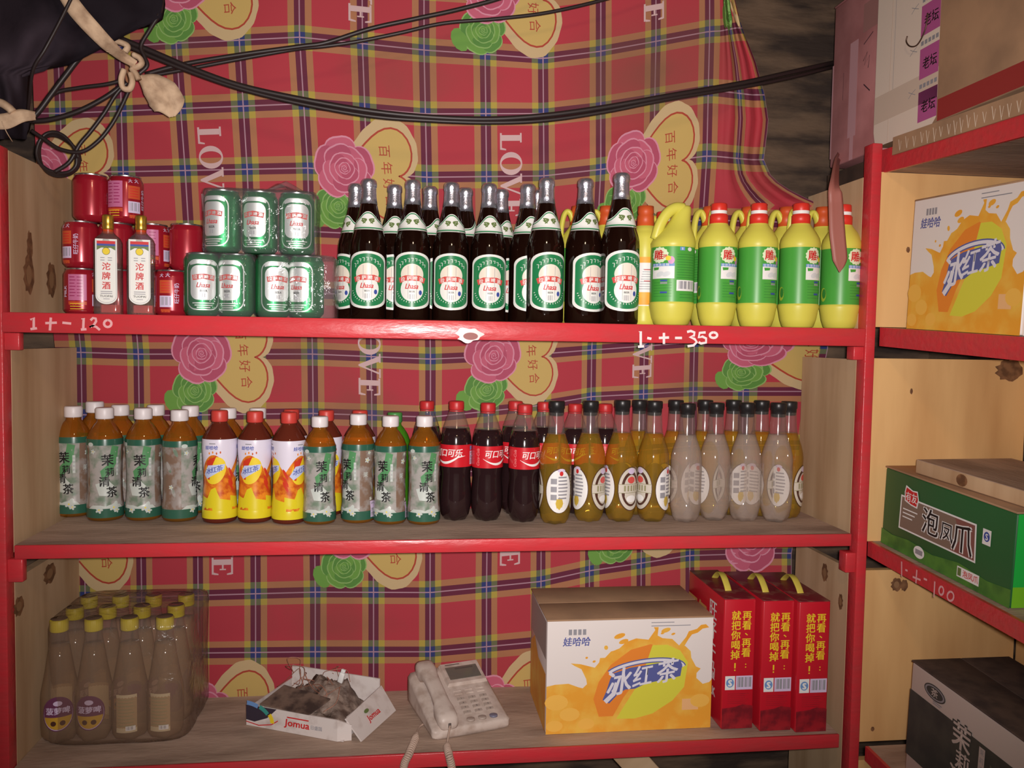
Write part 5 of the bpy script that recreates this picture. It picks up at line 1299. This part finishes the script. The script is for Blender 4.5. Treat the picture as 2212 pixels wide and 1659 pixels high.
cable('cable', [(275, 178), (250, 205), (225, 245), (195, 285), (172, 312), (150, 350), (118, 372)], 0.0036, 'black cable hanging from the rag knot, steeper of two', 0.085)
cable('cable', [(285, 180), (265, 225), (242, 268), (212, 305), (175, 328), (130, 322), (95, 300), (68, 282)], 0.0036, 'black cable hanging from the rag knot and curving under to the left wall', 0.08)
cable('cable', [(270, 172), (230, 182), (170, 190), (118, 202), (85, 240), (60, 262)], 0.0036, 'black cable running flat from the rag knot to the left wall', 0.09)
cable('cable', [(262, 186), (225, 212), (170, 240), (110, 258), (60, 262)], 0.0046, 'thicker black cable slanting from the rag knot down to the left wall', 0.095)
cable('cable', [(215, 98), (178, 118), (140, 165), (110, 205), (84, 240), (62, 262)], 0.0052, 'black cable curving from the black sheeting down to the left wall', 0.075)
cable('cable', [(158, -12, -.06), (130, 45, -.06), (98, 105, -.06), (72, 150, -.05), (64, 210, -.02), (58, 262, .02)], 0.0028, 'thin black cable hanging from the top at the far left', 0.03)
cable('cable', [(350, -14), (346, 25), (325, 62), (305, 98), (312, 122), (318, 142), (300, 160)], 0.0036, 'black cable dropping from the top past the rag knot', 0.07)
cp = []
for k in range(46):
    q = 2*PI*k/15; e = 1+0.05*math.sin(k*1.3); cp.append((122+44*e*math.cos(q)+k*0.12, 330+44*e*math.sin(q)+9*math.cos(q)+k*0.2, 0.10+0.0008*k))
cable('cable_coil', cp, 0.0032, 'coil of thin black cable hanging by the left end of the cloth', 0.1, 4)
RAG = mat('rag_cloth', (206, 176, 146), 0.8, noise=((168, 138, 112), 40, 0.4, 0.65))
def ribbon(mb, pts, wid, m, Y, th=0.0016):
    c = smoothcurve([at_y(q[0], q[1], q[2] if len(q) > 2 else Y) for q in pts], 7); n = len(c); L_ = []; 
    for i, p in enumerate(c):
        t_ = (c[min(i+1, n-1)]-c[max(i-1, 0)]).normalized(); s_ = t_.cross(Vector((0, 1, 0.15))).normalized()
        w = np.interp(i/(n-1), [k/(len(wid)-1) for k in range(len(wid))], wid)/2
        nrm = t_.cross(s_).normalized(); cr = [(-1, 0.0), (-0.5, 0.22), (0, -0.12), (0.5, 0.25), (1, 0)]
        L_.append([p+s_*w*a_+nrm*w*b_ for a_, b_ in cr])
    vs = [v for r_ in L_ for v in r_]+[v+Vector((0, th, 0)) for r_ in L_ for v in r_]; k = 5; N0 = n*k; fs = []
    for i in range(n-1):
        for j in range(k-1): fs += [(i*k+j, i*k+j+1, (i+1)*k+j+1, (i+1)*k+j), (N0+i*k+j, N0+(i+1)*k+j, N0+(i+1)*k+j+1, N0+i*k+j+1)]
        fs += [(i*k, (i+1)*k, N0+(i+1)*k, N0+i*k), (i*k+k-1, N0+i*k+k-1, N0+(i+1)*k+k-1, (i+1)*k+k-1)]
    mb.add(vs, fs, m, True)
rag = thing('rag_tie', 'pale rag strip tied round the cables and hanging from the top left', 'rag', (0, 0, 0))
mb = MB(); ribbon(mb, [(140, -15, -.05), (165, 22, -.05), (200, 62, -.04), (235, 98, -.01), (265, 122, .04), (292, 138, .06)], [0.026, 0.028, 0.027, 0.024, 0.018, 0.014], RAG, 0.06); mb.build('strip', rag)
mb = MB(); ribbon(mb, [(300, 166), (325, 182), (350, 204), (366, 228), (372, 252)], [0.008, 0.045, 0.064, 0.060, 0.012], RAG, 0.075); mb.build('tail', rag)
mb = MB()
for pts in ([(288, 118), (302, 126), (306, 138), (292, 146), (282, 136)], [(268, 150), (262, 172), (266, 190), (280, 192), (286, 176), (282, 158)], [(284, 148), (294, 160), (300, 172)], [(248, 88), (262, 92), (276, 100), (270, 112)]):
    mb.tube(smoothcurve([at_y(x, y, 0.066) for x, y in pts], 5), 0.0075, RAG, 9, 0.7)
mb.build('knot', rag)
r2 = thing('rag_tie', 'pale rag bound round the cables at the left picture edge', 'rag', (0, 0, 0))
mb = MB(); ribbon(mb, [(-30, 262), (10, 262), (45, 250), (76, 250)], [0.024, 0.026, 0.022, 0.014], RAG, -0.02); mb.build('strip', r2)
mb = MB(); mb.tube(smoothcurve([at_y(x, y, -0.022) for x, y in ((-30, 220), (0, 222), (18, 232), (28, 242))], 5), 0.010, RAG, 9, 0.7); mb.build('knot', r2)
cable('string', [(4, 262, -.025), (14, 285, -.02), (27, 306, -.006)], 0.0007, 'thin pale string hanging from the rag at the left edge', 0.012, 4, None, RAG)
# black sheeting bunched in the corner
edge = [(-60, 352), (0, 350), (38, 345), (62, 300), (78, 268), (104, 222), (126, 180), (150, 130), (153, 66), (230, 62), (300, 58)]
vs = []; fs = []; NI_, NJ_ = 22, 34
for j in range(NJ_+1):
    py = -60+360*j/NJ_; xr = float(np.interp(py, [e[0] for e in edge], [e[1] for e in edge]))
    for i in range(NI_+1):
        u = i/NI_; px = -70+(xr+70)*u
        Y = 0.045-0.05*math.sin(PI*min(1, u*1.05))*(1-0.5*max(0, (py-150)/150))+0.012*math.sin(9*u+py*0.02)+0.006*math.sin(23*u-py*0.05)+0.02*u**6
        vs.append(at_y(px, py, Y))
for j in range(NJ_):
    for i in range(NI_): fs.append((j*(NI_+1)+i, (j+1)*(NI_+1)+i, (j+1)*(NI_+1)+i+1, j*(NI_+1)+i+1))
o = MB().add(vs, fs, TARP, True).build('black_sheeting'); md = o.modifiers.new('thick', 'SOLIDIFY'); md.thickness = 0.012; md.offset = -1
tag(o, 'black plastic sheeting bunched in the top left corner', 'sheet')

# ------------------------------------------------------------------ cartons on the right-hand unit
TILT = math.atan(SL)
def rcarton(name, label, cat, w, d, h, X, Y, Z, m, top=None, tilt_=TILT):
    t = carton(name, label, cat, w, d, h, m, None, top); t.location = (X, Y, Z); t.rotation_euler = (0, tilt_, -PI/2); return t
FRONT = lambda x, y, o: (x, -o, y)
def END(w): return lambda x, y, o: (w+o, x, y)
t = rcarton('ice_tea_carton', 'white and orange ice tea carton on the right-hand unit', 'carton', 0.302, 0.17, 0.242, 0.962, -0.062, 1.388-SL*0.062+0.0008, CARTW)
mb = MB(); ice_art(0.302, 0.242).put(mb, FRONT, off=0.0006); mb.build('printed_front', t)
mb = MB(); a = Art(); a.rect(0.004, 0, 0.166, 0.125, CORD, 0); a.rect(0.01, 0.04, 0.16, 0.075, CLIM, 1); a.rect(0.004, 0, 0.166, 0.035, CARTW, 2); a.put(mb, END(0.302), off=0.0006); mb.build('printed_end', t)
GRN = mat('carton_green', (40, 96, 52), 0.42); GRNL = mat('carton_leaf_green', (84, 138, 56), 0.42, noise=((60, 112, 50), 30, 0.4, 0.65)); TAUPE = mat('carton_taupe', (132, 112, 98), 0.45); GRN_LIT = mat('carton_green_lit', (36, 190, 76), 0.3, coat=0.4)  # the brighter green has the flash light on the end face painted in
t = rcarton('chicken_feet_carton', 'green carton with white brushed characters, under a wooden board', 'carton', 0.366, 0.19, 0.155, 0.962, -0.004, 0.952+0.0008, GRN)
W_, H_ = 0.366, 0.155
mb = MB(); a = Art(); Q = lambda p: [(x*W_, (1-y)*H_) for x, y in p]
a.poly(Q([(0, 1), (0, .80), (.10, .83), (.25, .80), (.45, .84), (.65, .78), (.85, .83), (1, .80), (1, 1)]), GRNL, 0)
a.poly(Q([(.16, .27), (.755, .27), (.765, .70), (.155, .70)]), WHITE, 1); a.poly(Q([(.17, .29), (.745, .29), (.755, .68), (.165, .68)]), TAUPE, 2)
a.poly(Q([(.60, .29), (.745, .29), (.755, .68), (.58, .68), (.66, .5)]), mat('carton_brown_red', (134, 86, 78), 0.45), 3)
a.poly(Q([(.20, .13), (.26, .17), (.30, .16), (.315, .26), (.305, .37), (.25, .36), (.195, .33), (.19, .22)]), WHITE, 4); a.poly(Q([(.205, .155), (.26, .185), (.295, .178), (.307, .26), (.297, .352), (.25, .343), (.203, .315), (.198, .22)]), REDP, 5)
a.text('有友', .252*W_, .735*H_, .13*H_, WHITE, 6, 0.03, 0.01, 0.9)
for i in range(3): a.rect(.185*W_, (.56-.05*i)*H_, (.31-.02*i)*W_, (.575-.05*i)*H_, WHITE, 4)
for ch, x, y, hh in (('泡', .42, .47, .33), ('凤', .55, .50, .24), ('爪', .665, .50, .36)):
    a.text(ch, x*W_, (1-y)*H_, hh*H_, WHITE, 4, 0, 0.055, 1.0); a.text(ch, x*W_, (1-y)*H_, hh*H_, BLACK, 7, 0, 0.008, 1.0)
a.ell(.345*W_, .115*H_, .045*W_, .075*H_, WHITE, 3, 20); a.rect(.315*W_, .085*H_, .375*W_, .145*H_, GREY, 4)
a.rect(.80*W_, .55*H_, .855*W_, .72*H_, WHITE, 3); a.ell(.8275*W_, .64*H_, .020*W_, .055*H_, BLUE, 4, 14); a.text('S', .8275*W_, .64*H_, .10*H_, WHITE, 5, 0, 0.02)
a.rect(.645*W_, .065*H_, .80*W_, .185*H_, WHITE, 3); a.rect(.65*W_, .08*H_, .675*W_, .17*H_, HOP, 4)
a.text('泡凤爪', .74*W_, .125*H_, .085*H_, REDP, 4, 0, 0.015)
a.put(mb, FRONT, off=0.0006); mb.build('printed_front', t)
mb = MB(); a = Art(); a.rect(0.002, 0.001, 0.188, 0.154, GRN_LIT, 0); a.rect(0.002, 0.001, 0.188, 0.035, mat('carton_leaf_green_lit', (126, 200, 44), 0.3, coat=0.4), 1); a.put(mb, END(0.366), off=0.0006); mb.build('printed_end', t)  # end face in brightened copies of the carton greens, as lit by the flash
p = at_x(1982, 1003, 0.975)
mb = MB().rbox(0, 0.275, 0, 0.21, 0, 0.026, WOOD, 0.002); mb.box(0.001, 0.274, 0.001, 0.209, 0.0255, 0.0265, DUSTW)
kk = Art(); kk.ell(0.125, 0.013, 0.014, 0.011, KNOT, 0, 14); kk.put(mb, FRONT, off=0.0003)
o = mb.build('wooden_board'); o.location = (0.975, -0.088, 0.952+0.155-SL*0.088+0.0055); o.rotation_euler = (0, TILT, -PI/2+0.06)
tag(o, 'short thick pine board lying on the green carton', 'board')
JG = mat('carton_slate', (58, 64, 62), 0.5, noise=((74, 78, 72), 20, 0.4, 0.65)); JGW = mat('carton_dull_white', (204, 190, 182), 0.55)
t = rcarton('jasmine_tea_carton', 'slate grey and white carton with brushed characters on the lowest right-hand board', 'carton', 0.36, 0.20, 0.226, 0.962, -0.113, 0.532-SL*0.113+0.0008, JGW, mat('dusty_slate_top', (104, 86, 76), 0.85, noise=((74, 62, 58), 24, 0.4, 0.65)))
W_, H_ = 0.36, 0.226; mb = MB(); a = Art()
a.rect(0.0005, .195*H_, W_-0.0005, .765*H_, JG, 0)
a.ell(.20*W_, .875*H_, .085*W_, .062*H_, JG, 1, 26); a.ell(.20*W_, .875*H_, .077*W_, .052*H_, GREY, 2, 26); a.ell(.20*W_, .875*H_, .066*W_, .042*H_, JG, 3, 24); a.text('茶', .20*W_, .875*H_, .07*H_, JGW, 4, 0, 0.01, 1.3)
a.rect(.19*W_, .80*H_, .26*W_, .81*H_, GREY, 1); a.rect(.19*W_, .785*H_, .25*W_, .792*H_, GREY, 1)
for ch, x, y, hh in (('茉', .42, .69, .22), ('莉', .44, .50, .17), ('清', .41, .345, .2), ('茶', .47, .23, .18)): a.text(ch, x*W_, y*H_, hh*H_, JGW, 4, 0, 0.02)
a.text('茉', .418*W_, .692*H_, .24*H_, JG, 2, 0, 0.03)
a.rect(.545*W_, .28*H_, .585*W_, .735*H_, JGW, 4); a.column('茉莉清茶低糖', .565*W_, .70*H_, .065*H_, .05*H_, GREY, 5)
a.poly([(.62*W_, .66*H_), (.70*W_, .60*H_), (.68*W_, .40*H_), (.63*W_, .50*H_)], mat('carton_slate_leaf', (90, 98, 86), 0.5), 1)
a.put(mb, FRONT, off=0.0006); mb.build('printed_front', t)
# the cartons on top
PINK = mat('carton_pink', (196, 132, 132), 0.55, noise=((172, 112, 112), 10, 0.4, 0.65)); PINKL = mat('carton_pale_pink', (206, 156, 162), 0.5); MAG = mat('label_magenta', (186, 92, 150), 0.45); TAPE = mat('glossy_tape', (222, 200, 182), 0.2, coat=0.5)
t = rcarton('pink_carton', 'pink carton with pen marks behind the kraft carton on top', 'carton', 0.19, 0.20, 0.36, 0.962, 0.262, 1.7565, PINK, PINK, 0)
mb = MB(); a = Art(); a.rect(0.075, 0.05, 0.108, 0.255, PINKL, 0); a.rect(0.0, 0.02, 0.006, 0.23, PINKL, 0); a.rect(0.085, 0.0, 0.10, 0.05, PINKL, 0); a.rect(0.125, 0.26, 0.19, 0.32, mat('carton_dusty_rose', (168, 120, 116), 0.5), 0)
PEN = mat('pen_ink', (70, 48, 56), 0.6)
a.line([(0.13, 0.235), (0.165, 0.25)], 0.002, PEN, 2); a.line([(0.13, 0.20), (0.145, 0.215), (0.135, 0.19), (0.155, 0.205), (0.15, 0.18)], 0.002, PEN, 2); a.line([(0.135, 0.15), (0.16, 0.13)], 0.0026, PEN, 2)
a.line([(0.05, 0.20), (0.05, 0.14)], 0.0012, PEN, 2)
a.put(mb, FRONT, off=0.0006); mb.build('printed_front', t)
t = rcarton('kraft_carton', 'kraft carton with a white strip of magenta labels on top of the right-hand unit', 'carton', 0.56, 0.26, 0.42, 0.953, 0.066, 1.759, KRAFT, KRAFT, 0)
mb = MB(); a = Art(); H_ = 0.42
a.poly([(0, H_-0.002), (0, 0.03), (0.006, 0.006), (0.03, -0.002), (0.15, -0.003), (0.195, 0.0), (0.206, 0.01), (0.208, H_-0.002)], mat('strip_white', (236, 218, 202), 0.42, coat=0.2), 0)
for k in range(6):
    z0 = 0.012+0.0795*k
    if z0+0.056 > H_: continue
    a.rect(0.150, z0, 0.207, z0+0.056, MAG, 2); a.text('老坛', 0.181, z0+0.026, 0.024, BLACK, 3, 0, 0.014, 0.9);
    for i in range(5): a.rect(0.152+0.011*i, z0+0.062, 0.160+0.011*i, z0+0.070, GREY, 2)
    for sg in (1, -1): a.line([(0.118, z0+0.060+0.006*sg), (0.128, z0+0.061), (0.140, z0+0.061-0.005*sg)], 0.0012, GREY, 2)
a.rect(0.0, 0.045, 0.208, 0.10, TAPE, 1); a.rect(0.0, 0.33, 0.208, H_-0.002, TAPE, 1); a.line([(0.052, 0.0), (0.055, H_-0.003)], 0.0016, TAPE, 2); a.line([(0.064, 0.10), (0.066, 0.33)], 0.001, GREY, 2)
a.rect(0.209, 0.001, 0.558, 0.040, mat('red_tape', (156, 54, 52), 0.4), 0)
FAINT = mat('faint_red_print', (166, 96, 78), 0.8); a.text('红', 0.335, 0.27, 0.10, FAINT, 0, 0.05, 0.02); a.text('烧', 0.46, 0.27, 0.10, FAINT, 0, 0.05, 0.02)
a.put(mb, FRONT, off=0.0006); mb.build('printed_front', t)
mb = MB().box(0, 0.70, -0.003, 0.001, -0.034, 0.0, KRAFT); a = Art(); SW = mat('white_stitch', (226, 206, 186), 0.6)
rg = random.Random(5); x = 0.02
while x < 0.68: a.line([(x, -0.008+rg.uniform(-.003, .002)), (x+0.006, -0.031+rg.uniform(-.003, .003))], 0.0016, SW, 1); a.line([(x+0.006, -0.029), (x+0.009, -0.012)], 0.001, SW, 1); x += rg.uniform(0.016, 0.024)
a.put(mb, lambda x, y, o: (x, -0.003-o, y), off=0.0003)
o = mb.build('stitched_sheet'); o.location = (0.9405, -0.03, 1.757); o.rotation_euler = (0, TILT*0.7, -PI/2); tag(o, 'brown sheet with white stitches hanging along the top right-hand board', 'sheet')
mb = MB(); ribbon(mb, [(1812, 340, .22), (1808, 354, .09), (1804, 398, -0.02), (1806, 440, -0.03), (1809, 500, -0.034), (1815, 560, -0.034), (1814, 588, -0.034)], [0.024, 0.024, 0.026, 0.03, 0.032, 0.030, 0.002], mat('faded_red_strap', (160, 98, 88), 0.5), -0.02)
o = mb.build('strap'); tag(o, 'faded red strap hanging in front of the last yellow soap bottle', 'strap')
mb = MB(); mb.tube(smoothcurve([at_x(x, y, 0.938) for x, y in ((2004, 28), (2001, 55), (1992, 80), (1980, 98), (1966, 100), (1958, 90), (1960, 78))], 6), 0.0013, mat('rusty_wire', (96, 74, 62), 0.4, 0.6), 8)
o = mb.build('wire_hook'); tag(o, 'thin wire hook hanging against the white strip of the kraft carton', 'hook')
